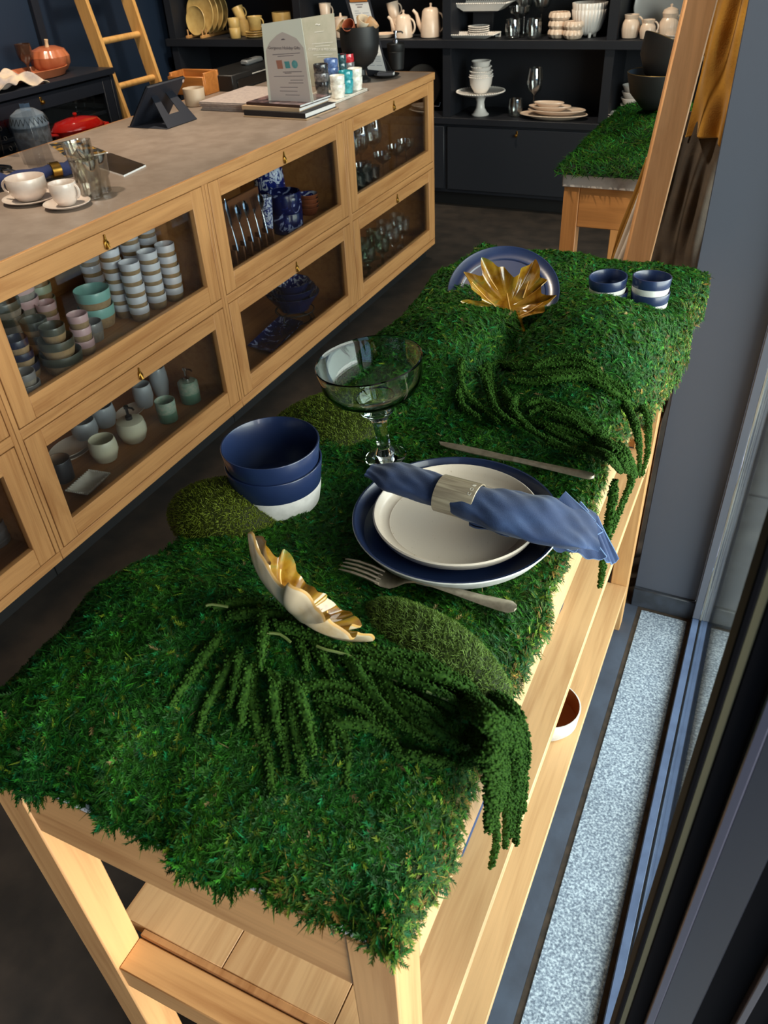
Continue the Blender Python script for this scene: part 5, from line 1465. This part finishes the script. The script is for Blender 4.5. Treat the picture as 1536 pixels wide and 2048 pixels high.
rect_platter(897, 993, .075, .022, ZT1, 'long white beaded platter lying at the front of the middle shelf')
st = thing('display_riser', onshelf(963, 5.72), 'low dark riser under the beaded platter on the middle shelf', 'riser')
G().box(-.11, .11, -.06, .06, 0, .012, .002).build('riser_base', NAVYW, st); G().box(-.07, .07, .02, .05, .012, .135, .002).build('riser_post', NAVYW, st); G().box(-.11, .11, -.06, .06, .135, .142, .002).build('riser_top', NAVYW, st)
rect_platter(915, 1018, .09, .042, ZT1 + .1425, 'wide white beaded platter raised on the dark riser', 5.70)
for k in range(4):
    o = bk(957, [(.035, 0), (.05, .002), (.066, .010)], WG, 'small white beaded plate in the riser stack, %s' % ['lowest', 'second lowest', 'second highest', 'topmost'][k], 'plate', 'beaded_plate', dz=.0125 + .012 * k, y=5.665, group='small beaded plates')
    b_ = beads(o, ring_pts(.066, .066, .011, 36), .004, WG)
o = bk(957, [(.03, 0), (.05, .002), (.068, .014)], WG, 'small oval white dish inside the raised beaded platter', 'dish', 'beaded_dish', dz=.1505, y=5.69, sc=(1, .7, 1)); beads(o, ring_pts(.068, .068, .015, 36), .004, WG)
t = thing('price_tag', onshelf(996, 5.66), 'tiny pale price tag beside the beaded platter', 'tag'); G().box(-.018, .018, -.002, .002, 0, .03, .0005).build('card', PAPER, t); G().box(-.012, .012, -.003, -.002, .008, .022, 0).build('print', GREYT, t)
tumb(onshelf(1025, 5.56), CLEAR, 'clear tumbler at the shelf front, below the coupe glass', 1.25, 1, 'clear glasses on the back shelf'); tumb(onshelf(1067, 5.56), CLEAR, 'clear tumbler at the shelf front, beside the small pumpkin bowls', 1.28, 1, 'clear glasses on the back shelf')
goblet(onshelf(1037, 5.63), CLEAR, 'clear stemmed coupe glass behind the tumbler on the back shelf', 1.35, 2, 'clear glasses on the back shelf'); goblet(onshelf(1046, 5.74), CLEAR, 'tall clear wine glass right behind the coupe glass', 1.4, 0, 'clear glasses on the back shelf'); goblet(onshelf(1080, 5.70), CLEAR, 'tall clear goblet beside the pumpkin bowls', 1.4, 0, 'clear glasses on the back shelf')
LOB = lambda n, a_: (lambda a, i: 1 + a_ * abs(math.cos(n * a / 2)) - a_ * .5)
PB = [(.035, 0), (.052, .006), (.066, .025), (.064, .040), (.058, .050)]
for k in range(3): bk(1116, PB, BG, 'small cream lobed bowl in the stack of three, %s' % ['lowest', 'middle', 'topmost'][k], 'bowl', 'lobed_bowl', dz=.044 * k, rf=LOB(12, .08), n=72, group='small lobed bowls')
for k in range(2): bk(1145, [(r * .9, z) for r, z in PB], BG, 'small cream lobed bowl in the stack of two, %s' % ['lower', 'upper'][k], 'bowl', 'lobed_bowl', dz=.044 * k, y=5.55, rf=LOB(12, .08), n=72, group='small lobed bowls')
for k in range(2):
    o = bk(1174, [(.05, .02), (.075, .04), (.098, .10), (.104, .145)], WG, 'large white fluted footed bowl, the %s of the nested two' % ['lower', 'upper'][k], 'bowl', 'fluted_bowl', dz=.036 * k, y=5.66, rf=LOB(28, .05), n=112, group='large fluted bowls')
    for q in range(4): G().lathe([(0, .0), (.009, 0), (.010, .01), (.014, .028), (0, .03)], 10, 0, None, (.045 * math.cos(q * PI / 2 + .5), .045 * math.sin(q * PI / 2 + .5), 0)).build('foot', WG, o)
def jug(px, sc, label, lid=False, y=YS_, spout=True, ang=0):
    t = thing('sugar_pot' if lid else 'jug', onshelf(px, y), label, 'pot' if lid else 'jug'); t.scale = (sc,) * 3
    vessel([(.038, 0), (.048, .006), (.058, .05), (.054, .085), (.040, .105), (.046, .128)], .004, 72, None, LOB(20, .03)).build('jug_body', [BG] * 3, t)
    handle(None, .047, .035, .115, .032, .006, 'handle', BG, t, ang)
    if lid: G().lathe([(.047, .128), (.04, .145), (.02, .155), (.006, .158), (.009, .17), (0, .175)], 32).build('lid', BG, t)
    return t
jug(1258, .95, 'white ribbed milk jug on the back shelf near the oak post'); jug(1293, .78, 'small white ribbed creamer in front of the large scalloped platter', y=5.56); jug(1334, 1.0, 'white ribbed sugar pot with a knobbed lid', True)
for k in range(2): bk(1350, [(.03, 0), (.045, .002), (.058, .012)], WG, ['white saucer under the other one beside the sugar pot', 'white saucer on top beside the sugar pot'][k], 'saucer', 'saucer', dz=.013 * k, y=5.55, group='saucers by the sugar pot')
t = thing('scalloped_platter', onshelf(1316, 5.80), 'large white scalloped platter standing upright behind the jugs', 'platter', None, (math.radians(80), 0, 0))
G().lathe([(0, 0), (.13, 0), (.165, .012), (.170, .016), (.165, .019), (.13, .006), (0, .006)], 96, 0, lambda a, i: 1 + (.04 * abs(math.sin(4 * a)) if i in (2, 3, 4) else 0)).move(Matrix.Translation((0, .172, 0))).build('platter_body', WG, t)
def teapot(px, w, h, label, y=YS_, spout=True):
    t = thing('teapot', onshelf(px, y), label, 'teapot')
    vessel([(w * .85, 0), (w * .98, .006), (w, .03), (w * .82, h * .95), (w * .72, h)], .004, 40).build('pot_body', [BG] * 3, t)
    G().lathe([(w * .72, h), (w * .6, h + .008), (.012, h + .012), (.006, h + .016), (.008, h + .034), (0, h + .037)], 32).build('lid', BG, t)
    if spout: G().tube([(-w * .8, 0, h * .22), (-w * 1.25, 0, h * .5), (-w * 1.5, 0, h * .85), (-w * 1.85, 0, h * .98)], [.02, .016, .011, .009], 10).build('spout', BG, t)
    handle(None, w * .86, h * .18, h * .88, w * .55, .006, 'handle', BG, t)
    return t
teapot(808, .060, .125, 'blush teapot with straight spout, in front of the stacked mugs', 5.58); teapot(862, .068, .158, 'taller blush coffee pot beside the shelf upright', 5.62)
MUGP = [(.030, 0), (.033, .003), (.042, .10)]
def mug(px, dz, m, label, y=YS_, rot=None, ang=0, prof=MUGP, name='mug', group=None):
    p = onshelf(px, y); p.z += dz
    t = thing(name, p, label, 'cup', group, rot); vessel(prof, .0035, 32).build('mug_body', [m] * 3, t); h = prof[-1][1]
    handle(None, prof[-1][0] * .9, h * .25, h * .85, .026, .0045, 'handle', m, t, ang); return t
mug(794, 0, BG, 'blush mug behind the teapot, lower of the stacked two', 5.72); mug(792, .095, BG, 'blush mug tilted on top of the other behind the teapot', 5.72, (0, math.radians(-12), 0))
mug(655, 0, BG, 'blush mug behind the sign, lower of the stacked two', 5.70, group=None); mug(655, .095, BG, 'blush mug behind the sign, upper of the stacked two', 5.70)
mug(722, .02, BG, 'blush mug half hidden by the clipboard', 5.74)
t = thing('lidded_canister', onshelf(684, 5.60), 'blush lidded canister between the sign and the clipboard', 'canister'); vessel([(.034, 0), (.038, .004), (.046, .115)], .004, 32).build('canister_body', [BG] * 3, t); G().lathe([(.047, .115), (.047, .122), (.01, .126), (.006, .145), (0, .147)], 28).build('lid', BG, t)
bk(768, [(.05, 0), (.07, .004), (.082, .022)], BG, 'blush plate beside the clipboard on the back shelf', 'plate', 'plate', dz=.0, y=5.62)
# straw coloured set in the far bay
p0 = onshelf(384, 5.56)
t = thing('plate_rack', p0 + Vector((.05, .12, 0)), 'wooden rack holding upright straw coloured plates', 'rack')
for dx in (-.07, .06): G().box(dx - .011, dx + .011, -.15, .20, 0, .018, .002).build('rail', oak('rack_oak', 'y', (190, 140, 84), (160, 110, 60)) if dx < 0 else bpy.data.materials['rack_oak'], t)
for k in range(8):
    for dx in (-.07, .06): G().tube([(dx, -.13 + k * .045, .018), (dx, -.13 + k * .045, .055)], .005, 7).build('peg', bpy.data.materials['rack_oak'], t)
for k, r in enumerate((.095, .135, .135, .135, .135)):
    o = thing('straw_plate', p0 + Vector((.045 + .012 * k, .01 + .045 * k, .014)), 'straw coloured %s plate upright in the rack, %s' % ('small' if k == 0 else 'large', ['frontmost', 'second from the front', 'third from the front', 'fourth from the front', 'rearmost'][k]), 'plate', 'plates in the wooden rack', (math.radians(83), 0, math.radians(-8)))
    G().lathe([(0, 0), (r * .8, 0), (r, .014), (r * .97, .017), (r * .78, .006), (0, .006)], 64).move(Matrix.Translation((0, r, -.01))).build('plate_body', YG, o)
BEAK = [(.036, 0), (.038, .003), (.041, .064)]
for k in range(2): bk(472, BEAK, YG, 'straw coloured beaker, %s of the stacked two beside the plate rack' % ['lower', 'upper'][k], 'beaker', 'beaker', dz=.06 * k, y=5.56, group='straw beakers')
mug(492, 0, YG, 'straw mug behind the beakers, lower one', 5.70); mug(490, .085, YG, 'straw mug tilted on top behind the beakers', 5.70, (0, math.radians(-20), 0))
for k in range(3): bk(512, [(.04, 0), (.06, .003), (.072, .012)], YG, 'straw saucer in the stack under the wide cup, %s' % ['lowest', 'middle', 'topmost'][k], 'saucer', 'saucer', dz=.014 * k, y=5.60, group='straw saucers')
mug(514, .046, YG, 'wide straw cup standing on three saucers', 5.60, prof=[(.036, 0), (.040, .004), (.054, .085)], ang=0)
for k in range(2): bk(568, [(.06, 0), (.066, .004), (.068, .075)], YG, 'wide straw bowl above the sign page, %s of two' % ['lower', 'upper'][k], 'bowl', 'straight_bowl', dz=.07 * k, y=5.70, group='wide straw bowls')
# lower shelf
p = onshelf(960, 5.62, ZT0)
t = thing('cake_stand', p, 'white beaded cake stand on the low shelf under the stacked bowls', 'cake stand')
G().lathe([(0, 0), (.058, 0), (.060, .006), (.045, .018), (.030, .045), (.026, .08), (.034, .105), (.05, .118), (.13, .128), (.160, .142), (.161, .146), (.13, .136), (0, .132)], 64).build('stand_body', WG, t); beads(t, ring_pts(.160, .160, .146, 60), .006, WG)
for k, (r, h) in enumerate([(.078, .10), (.076, .05), (.074, .05), (.066, .05), (.060, .055)]):
    z = ZT0 + .1325 + [0, .062, .083, .108, .135][k]
    q = p + Vector((0, 0, 0)); q.z = z
    o = tag(vessel([(r * .45, 0), (r * .55, .004), (r * .9, h * .5), (r, h)], .004, 40).build('beaded_bowl', [WG] * 3, None, q), 'white beaded bowl stacked on the cake stand, %s' % ['lowest', 'second lowest', 'middle', 'second highest', 'topmost'][k], 'bowl', 'bowls on the cake stand')
    beads(o, ring_pts(r, r, h, 40), .0045, WG)
goblet(onshelf(1065, 5.68, ZT0), CLEAR, 'large clear wine glass standing on the low shelf', 1.3, 0, 'glasses on the low shelf'); tumb(onshelf(1030, 5.62, ZT0), CLEAR, 'clear tumbler beside the stacked oval platters', 1.25, 1, 'glasses on the low shelf')
for k, (rx_, px, dz) in enumerate([(.225, 1106, 0), (.19, 1112, .026), (.14, 1098, .046), (.10, 1096, .066)]):
    bk(px, [(.6, 0), (.75, .06), (1, .16)], BG, 'blush oval platter, %s of the four stacked on the low shelf' % ['lowest and widest', 'second lowest', 'second highest', 'topmost and smallest'][k], 'platter', 'oval_platter', ZT0, 5.60, dz, t=.06, n=56, group='oval platters', sc=(rx_, rx_ * .5, .17))
for k in range(4): bk(1240, [(.05, 0), (.07, .003), (.085, .012)], WG, 'white plate in the low stack beside the far moss, %s' % ['lowest', 'second lowest', 'second highest', 'topmost'][k], 'plate', 'plate', ZT0, 5.58, .0125 * k, group='low white plates')
for k in range(5): bk(1262, [(.04, 0), (.05, .004), (.078, .05)], WG, 'white bowl in the tall stack behind the far moss, %s' % ['lowest', 'second', 'third', 'fourth', 'topmost'][k], 'bowl', 'plain_bowl', ZT0, 5.68, .036 * k, group='plain white bowls')
t = thing('round_board', onshelf(843, 5.74, ZT0), 'round grey platter leaning upright behind the counter end', 'board', None, (math.radians(78), 0, 0))
G().lathe([(0, 0), (.135, 0), (.14, .004), (.14, .014), (.135, .018), (0, .018)], 56).move(Matrix.Translation((0, .14, 0))).build('board_body', mat('grey_wood', (118, 110, 102), .6, c2=(96, 90, 84), vs=8), t)
G().tube([(.10, .02, .02), (.15, .02, .03), (.155, .045, .03)], .004, 6).build('wire_easel', CHROME, t)

# ------------------------------------------------------------------ cabinet along the far side wall, ladder
LX, LY0, LY1, LZ = -4.0, 1.6, 4.40, 1.02
L = bpy.data.objects.new('side_cabinet', None); COL.objects.link(L); L.location = (LX, 3, 0)
tag(L, 'dark navy cabinet with glazed door against the side wall', 'cabinet')
def lb(nm, m, *b_, c=.002, par=None): return G().box(*b_, c).move(Matrix.Translation((-LX, -3, 0))).build(nm, m, par or L)
NV = mat('navy_lacquer', (22, 26, 36), .45)
lb('top_panel', NV, -4.48, LX + .01, LY0, LY1 + .01, LZ - .035, LZ)
lb('end_panel', NV, -4.48, LX, LY1 - .03, LY1, .1, LZ - .035)
lb('back_panel', NAVYB, -4.48, -4.46, LY0, LY1 - .03, .1, LZ - .035)
for z in (.12, .50, .775): lb('inner_shelf', NV, -4.46, LX - .03, LY0, LY1 - .03, z, z + .02)
for a, b_ in ((LY0, 2.9), (2.91, LY1 - .035)):
    d = lb('door_stile', NV, LX - .022, LX, a, a + .075, .13, LZ - .045)
    lb('door_stile', NV, LX - .022, LX, b_ - .075, b_, .13, LZ - .045); lb('door_rail', NV, LX - .022, LX, a + .075, b_ - .075, LZ - .125, LZ - .045); lb('door_rail', NV, LX - .022, LX, a + .075, b_ - .075, .13, .22)
    lb('pane', PANEGLASS, LX - .014, LX - .011, a + .075, b_ - .075, .22, LZ - .125, c=0)
    g = G(); ym = (a + b_) / 2 + .12; g.lathe([(0, 0), (.005, 0), (.005, .01), (.011, .014), (.011, .02), (0, .026)], 14); g.move(Matrix.Rotation(PI / 2, 4, 'Y')); g.move(Matrix.Translation((0, ym - 3, LZ - .085))); g.box(0, .003, ym - 3 - .008, ym - 3 + .008, LZ - .1, LZ - .06, .001); g.build('knob', BRASS, L)
# upper wall shelving
U = bpy.data.objects.new('side_shelving', None); COL.objects.link(U); U.location = (-4.4, 3, 1.02)
tag(U, 'deep blue wall shelving standing on the side cabinet', 'shelving')
for y in (1.62, 3.02, 4.32): G().box(-.05, -.02 if y > 4 else .0, y - 3 - .03, y - 3 + .03, .0005, 1.5, .002).build('upright', NV, U)
G().box(-.07, -.05, -1.4, 1.36, .0005, 1.5, .001).build('back_panel', NAVYB, U); G().box(-.06, .02, -1.4, 1.36, .62, .66, .002).build('shelf_board', NV, U)
def side(px, py, x=-4.2, z=LZ + .0005): return at(px, py, z=z)
p = Vector((-4.27, at(104, 132, x=-4.27).y, LZ + .0005))
t = thing('lidded_pumpkin', p, 'terracotta ceramic pumpkin with a lid on the side cabinet', 'pot')
RB = lambda a, i: 1 + .05 * abs(math.cos(5.5 * a))
TR = mat('glazed_terracotta', (178, 104, 70), .3, c2=(160, 88, 56), vs=14, coat=.3)
G().lathe([(0, 0), (.05, 0), (.085, .012), (.112, .05), (.115, .085), (.112, .088), (0, .088)], 88, 0, RB).build('pot_body', TR, t); G().lathe([(.115, .088), (.113, .092), (.095, .125), (.05, .142), (.015, .136), (0, .136)], 88, 0, RB).build('lid', TR, t)
G().tube([(0, 0, .135), (.004, 0, .16), (.008, 0, .178)], [.014, .010, .012], 10).build('stem', mat('pale_stem', (206, 176, 140), .4), t)
t = thing('oval_tray', side(64, 158), 'orange-brown oval tray behind the crumpled cloth', 'tray', None, (0, 0, math.radians(80)))
vessel([(.12, 0), (.15, .004), (.17, .045)], .008, 56).build('tray_body', [TR] * 3, t).scale = (1.5, .8, 1)
p = side(20, 176)
t = thing('crumpled_cloth', p, 'crumpled cream and grey cloth on the edge of the side cabinet', 'cloth')
G().sheet(lambda u, v: Vector(((u - .5) * .2 + .02 * math.sin(9 * v), (v - .5) * .36 + .02 * math.sin(8 * u), .012 + .05 * math.sin(PI * u) * math.sin(PI * v) + .016 * math.sin(13 * u + 5 * v) + .012 * math.sin(17 * v - 7 * u) + .01)), 40, 50, .004).build('cloth_body', mat('cream_linen', (222, 196, 164), .9, c2=(150, 140, 140), vs=7), t, sharp=80)
goblet(Vector((-4.30, at(56, 132, x=-4.30).y, LZ + .0005)), mat('amber_brown_glass', (60, 40, 30), .15, coat=.5), 'brown ribbed glass goblet beside the terracotta pumpkin', 1.25, 1, 'brown goblet')
# red casserole and grey canister on a low bench before the cabinet
def low(px, py, x): q = at(px, py, x=x); return q
ZI = .735
LB = thing('low_bench', (-3.74, 3.2, 0), 'low black bench in front of the side cabinet', 'bench')
G().box(-.20, .20, -1.2, .95, ZI - .04, ZI, .003).build('seat', BLACKP, LB)
for yy in (-1.18, .88): G().box(-.18, .18, yy, yy + .05, 0, ZI - .04, .002).build('leg', BLACKP, LB)
p = Vector((-3.74, 3.73, ZI + .001))
RED = mat('red_enamel', (150, 20, 14), .12, coat=.6)
t = thing('red_casserole', p, 'glossy red lidded casserole on the low bench behind the counter', 'pot'); t.rotation_euler = (0, 0, 1.3); t.scale = (.78,) * 3
vessel([(.11, 0), (.13, .01), (.145, .10)], .006, 56).build('pot_body', [RED] * 3, t).scale = (1.4, .85, 1)
G().lathe([(.15, .10), (.15, .108), (.12, .15), (.05, .17), (0, .172)], 56).build('lid', RED, t).scale = (1.4, .85, 1)
G().lathe([(.008, .17), (.008, .18), (.016, .19), (.012, .2), (0, .202)], 20).build('lid_knob', RED, t)
for s in (-1, 1): G().tube([(s * .19, -.035, .085), (s * .235, -.03, .09), (s * .235, .03, .09), (s * .19, .035, .085)], .011, 8).build('handle', RED, t)
p = Vector((-3.72, 3.37, ZI + .001))
t = thing('grey_canister', p, 'grey patterned ceramic canister on the low bench behind the counter', 'canister')
GC = mat('incised_grey', (92, 96, 104), .5, c2=(66, 66, 70), vs=50); GC2 = mat('blue_grey_glaze', (110, 122, 136), .2)
vessel([(.085, 0), (.09, .004), (.098, .16)], .006, 48).build('canister_body', [GC] * 3, t); G().lathe([(.10, .16), (.10, .168), (.085, .215), (.045, .24), (0, .245)], 48).build('lid', GC2, t)
g = G(); g.tube([(.101 * math.cos(a * PI / 24) * (1 - .12 * (a % 2)), .101 * math.sin(a * PI / 24) * (1 - .12 * (a % 2)), .176 + .03 * (a % 2)) for a in range(49)], .0018, 5); g.build('zigzag', BLACK, t)
for k, (px, nm) in enumerate(((150, 'beside the frame'), (168, 'in the middle'), (188, 'near the cabinet end'))):
    p = at(px, 205, x=-4.15); p.z = .7955
    goblet(p, CLEAR, 'clear goblet on the dim upper shelf of the side cabinet, %s' % nm, .75, 1, 'goblets inside the side cabinet')
# ladder
lt = thing('library_ladder', (-3.9, 4.66, 0), 'oak library ladder leaning against the side wall past the cabinet', 'ladder')
def lx(z): return -3.99 + (.74 - z) * .205 + 3.9
for y in (-.21, .21):
    g = G()
    z0, z1 = 0, 2.35
    vs = []
    for z in (z0, z1):
        for dx, dy in ((-.045, -.014), (.045, -.014), (.045, .014), (-.045, .014)): vs.append((lx(z) - .045 + dx, y + dy, z))
    g.add(vs, [[3, 2, 1, 0], [4, 5, 6, 7]] + [[k, (k + 1) % 4, 4 + (k + 1) % 4, 4 + k] for k in range(4)]); g.build('stile', oak('ladder_oak', 'z', (206, 156, 92), (178, 128, 68)) if y < 0 else bpy.data.materials['ladder_oak'], lt, sharp=20)
for k in range(9):
    z = .13 + k * .255
    G().tube([(lx(z) - .045, -.196, z), (lx(z) - .045, .196, z)], .019, 14).build('rung', bpy.data.materials['ladder_oak'], lt)

# ------------------------------------------------------------------ second table with moss, rack with garments
T2 = thing('far_display_table', (-.33, 3.1, 0), 'oak display table with veined marble top standing past the grey pillar', 'table')
def t2(nm, m, *b_): return G().box(*b_, .002).move(Matrix.Translation((.33, -3.1, 0))).build(nm, m, T2)
O2z, O2x = oak('far_oak_z', 'z', (176, 122, 70), (146, 98, 54)), oak('far_oak_x', 'x', (176, 122, 70), (146, 98, 54))
for x in (-.625, -.085):
    for y in (2.62, 3.53): t2('leg', O2z, x, x + .05, y, y + .05, 0, .985)
t2('apron', O2x, -.575, -.085, 2.625, 2.645, .86, .985); t2('apron', O2x, -.575, -.085, 3.555, 3.575, .86, .985)
t2('apron', OEDGE, -.62, -.60, 2.67, 3.53, .86, .985); t2('apron', OEDGE, -.06, -.04, 2.67, 3.53, .86, .985)
t2('marble_top', GREYMARBLE, -.63, -.03, 2.61, 3.59, .986, 1.026)
def hgt2(x, y): 
    d = np.minimum(np.minimum(x + .655, -.02 - x), np.minimum(y - 2.59, 3.60 - y)); e = np.clip(d / .05, 0, 1)
    h = 1.05 + .085 * gs(x, y, -.36, 3.10, .20, .26) + .01 * np.sin(x * 30) * np.sin(y * 25)
    return 1.028 + (h - 1.028) * np.sqrt(np.clip(1 - (1 - e) ** 2, 0, 1))
U2, V2 = np.meshgrid(np.linspace(-.655, -.02, 50), np.linspace(2.59, 3.6, 70), indexing='ij'); Z2 = hgt2(U2, V2)
Pm, Nm = sample_grid(U2, V2, Z2, 26000, lambda x, y: np.ones_like(x))
Vf, Ff, Cf = fibre_mesh(Pm, Nm, RNG.uniform(.014, .03, len(Pm)), np.full(len(Pm), .0018), moss_colours(Pm), 2, 0)
Vd = np.stack([U2, V2, Z2], -1).reshape(-1, 3); q = (np.arange(49)[:, None] * 70 + np.arange(69)[None]).ravel()
Fd = np.concatenate([np.stack([q, q + 70, q + 71], 1), np.stack([q, q + 71, q + 1], 1)])
tag(np_mesh('far_moss_mat', np.concatenate([Vd, Vf]), np.concatenate([Fd, Ff + len(Vd)]), np.concatenate([np.full((len(Vd), 3), .02), Cf]), [SOIL, MOSS], np.concatenate([np.zeros(len(Fd)), np.ones(len(Ff))])), 'green sheet moss heaped on the far marble topped table', 'moss', kind='stuff')
GOLDR = mat('bronze_rim', (150, 124, 72), .3, metal=.8)
def blackbowl(p, rot, label):
    t = thing('black_bowl', p, label, 'bowl', 'black bowls on the far moss', rot)
    vessel([(.05, 0), (.06, .004), (.112, .06), (.132, .135)], .004, 56).build('bowl_body', [BLACK] * 3, t)
    G().tube([(.130 * math.cos(k * PI / 28), .130 * math.sin(k * PI / 28), .1365) for k in range(57)], .0016, 5, cap=False).build('rim', GOLDR, t); t.scale = (.82,) * 3
p = at(1322, 232, y=3.12); p.z = float(hgt2(-.43, 3.12)) + .004
p.x = at(1308, 232, y=3.12).x
blackbowl(p, None, 'black bowl with bronze rim standing on the far moss')
blackbowl(p + Vector((-.008, .0, .085)), (math.radians(-8), math.radians(24), .3), 'black bowl with bronze rim tilted inside the lower one')
# garment rack: leaning oak legs, a bar and hanging clothes
RK = thing('garment_rack', (-.3, 2.4, 0), 'oak garment rack with leaning round-edged legs behind the pillar', 'rack')
RKO = oak('rack_leg_oak', 'z', (228, 174, 122), (208, 152, 102))
def beam(a, b_, wx, wy, m, nm):
    a, b_ = Vector(a) - Vector((-.3, 2.4, 0)), Vector(b_) - Vector((-.3, 2.4, 0))
    d = (b_ - a); g = G(); g.box(-wx / 2, wx / 2, -wy / 2, wy / 2, 0, d.length, .004)
    z = d.normalized(); h = Vector((.978, .21, 0)); x = (h - z * h.dot(z)).normalized(); y = z.cross(x)
    g.move(Matrix.Translation(a) @ Matrix((x, y, z)).transposed().to_4x4()); return g.build(nm, m, RK)
beam((-.392, 2.18, .0), (-.203, 2.10, 1.95), .066, .05, RKO, 'leg')
beam((-.02, 2.30, 0), (-.13, 2.14, 1.95), .05, .05, RKO, 'leg')
beam((-.435, 2.56, 0), (-.250, 2.52, 1.95), .04, .04, RKO, 'leg')
g = G(); g.tube([(.10, -.34, 1.80), (.10, .2, 1.80)], .014, 12); g.build('hanging_bar', RKO, RK)
def garment(name, x0, x1, y0, y1, zt, zb, cols, label, cat, amp=.02, nf=7, seed=0, flare=1.25, lean=0):
    c = Vector(((x0 + x1) / 2, (y0 + y1) / 2, zt)); t = thing(name, c, label, cat)
    d = Vector((x1 - x0, y1 - y0, 0)); n_ = Vector((-d.y, d.x, 0)).normalized()
    def fn(u, v):
        w_ = (u - .5) * (1 + (flare - 1) * v)
        return d * w_ + n_ * (amp * (.25 + v) * math.sin(nf * 2 * PI * u + seed + .8 * math.sin(3 * v + seed)) + .006 * math.sin(23 * u + 11 * v)) + Vector((lean * v, 0, -(zt - zb) * v + .012 * math.sin(5 * u + seed) * v))
    G().sheet(fn, 70, 30, .003).build('cloth', cols, t, sharp=80)
    e = [fn(k / 60, 1) for k in range(61)]
    G().tube(e, .003, 5).build('hem', cols, t)
    G().tube([Vector((0, 0, -.01)), Vector((-.20 - c.x, max(2.08, min(2.55, c.y)) - c.y, 1.7825 - zt))], .003, 6).build('hanging_loop', cols, t)
MUST = mat('mustard_gauze', (176, 130, 44), .95, c2=(142, 100, 30), vs=9, bs=260, bst=.4, sheen=.1)
WLIN = mat('white_linen', (240, 232, 224), .95, c2=(206, 196, 186), vs=8)
BLIN = mat('natural_linen', (190, 172, 148), .95, c2=(170, 150, 126), vs=10)
DRK = mat('black_linen', (26, 26, 30), .95, c2=(18, 18, 20), vs=10)
GRYL = mat('taupe_linen', (84, 74, 64), .95, c2=(62, 55, 49), vs=12, bs=240, bst=.4)
garment('mustard_blouse', -.235, -.085, 2.30, 2.24, 1.74, 1.21, MUST, 'mustard gauze top with ragged edges hanging between post and pillar', 'clothing', .012, 3, .4, 1.15)
garment('dark_trousers', -.22, -.06, 2.42, 2.38, 1.60, .62, DRK, 'black linen trousers hanging below the mustard top', 'clothing', .012, 4, 1.3, 1.1)
garment('taupe_skirt', -.285, -.150, 2.33, 2.29, 1.27, .60, GRYL, 'taupe linen skirt hanging beside the oak post', 'clothing', .010, 4, 2.0, 1.15, -.02)
garment('mustard_throw', -.358, -.310, 2.43, 2.39, 1.13, .60, MUST, 'mustard throw draped behind the oak post, beside the white cloth', 'clothing', .007, 2, .2, 2.3, -.085)
garment('white_tunic', -.350, -.300, 2.33, 2.30, 1.06, .60, WLIN, 'white linen tunic hanging behind the oak post', 'clothing', .007, 2, 1.0, 1.9, -.075)
garment('linen_apron', -.335, -.298, 2.235, 2.225, .98, .60, BLIN, 'natural linen apron hanging against the oak post', 'clothing', .005, 2, 2.6, 1.8, -.055)
# low bench with things just behind the table's far corner
BN = thing('oak_bench', (-.21, 2.02, 0), 'narrow oak bench between the far table corner and the pillar', 'bench')
G().box(-.10, .06, -.10, .10, .575, .60, .003).build('seat', RW, BN)
for x in (-.09, .02):
    for y in (-.09, .06): G().box(x, x + .03, y, y + .03, 0, .575, .002).build('leg', RW, BN)
G().box(-.09, .05, -.085, -.065, .50, .575, .002).build('rail', RW, BN)
tag(G().box(-.07, .04, -.08, .08, 0, .055, .004).build('storage_box', mat('cream_card', (190, 180, 158), .7), None, (-.20, 2.02, .6005)), 'cream box lying on the narrow oak bench', 'box')
for k in range(6): tag(vessel([(.05, 0), (.065, .002), (.08, .010)], .003, 40).build('black_plate', [BLACKG] * 3, None, (-.20, 2.02, .656 + .013 * k)), 'black plate on the cream box at the bench, %s' % ['lowest of the stack', 'second lowest', 'third from the bottom', 'third from the top', 'second from the top', 'topmost of the stack'][k], 'plate', 'black plates on the bench')
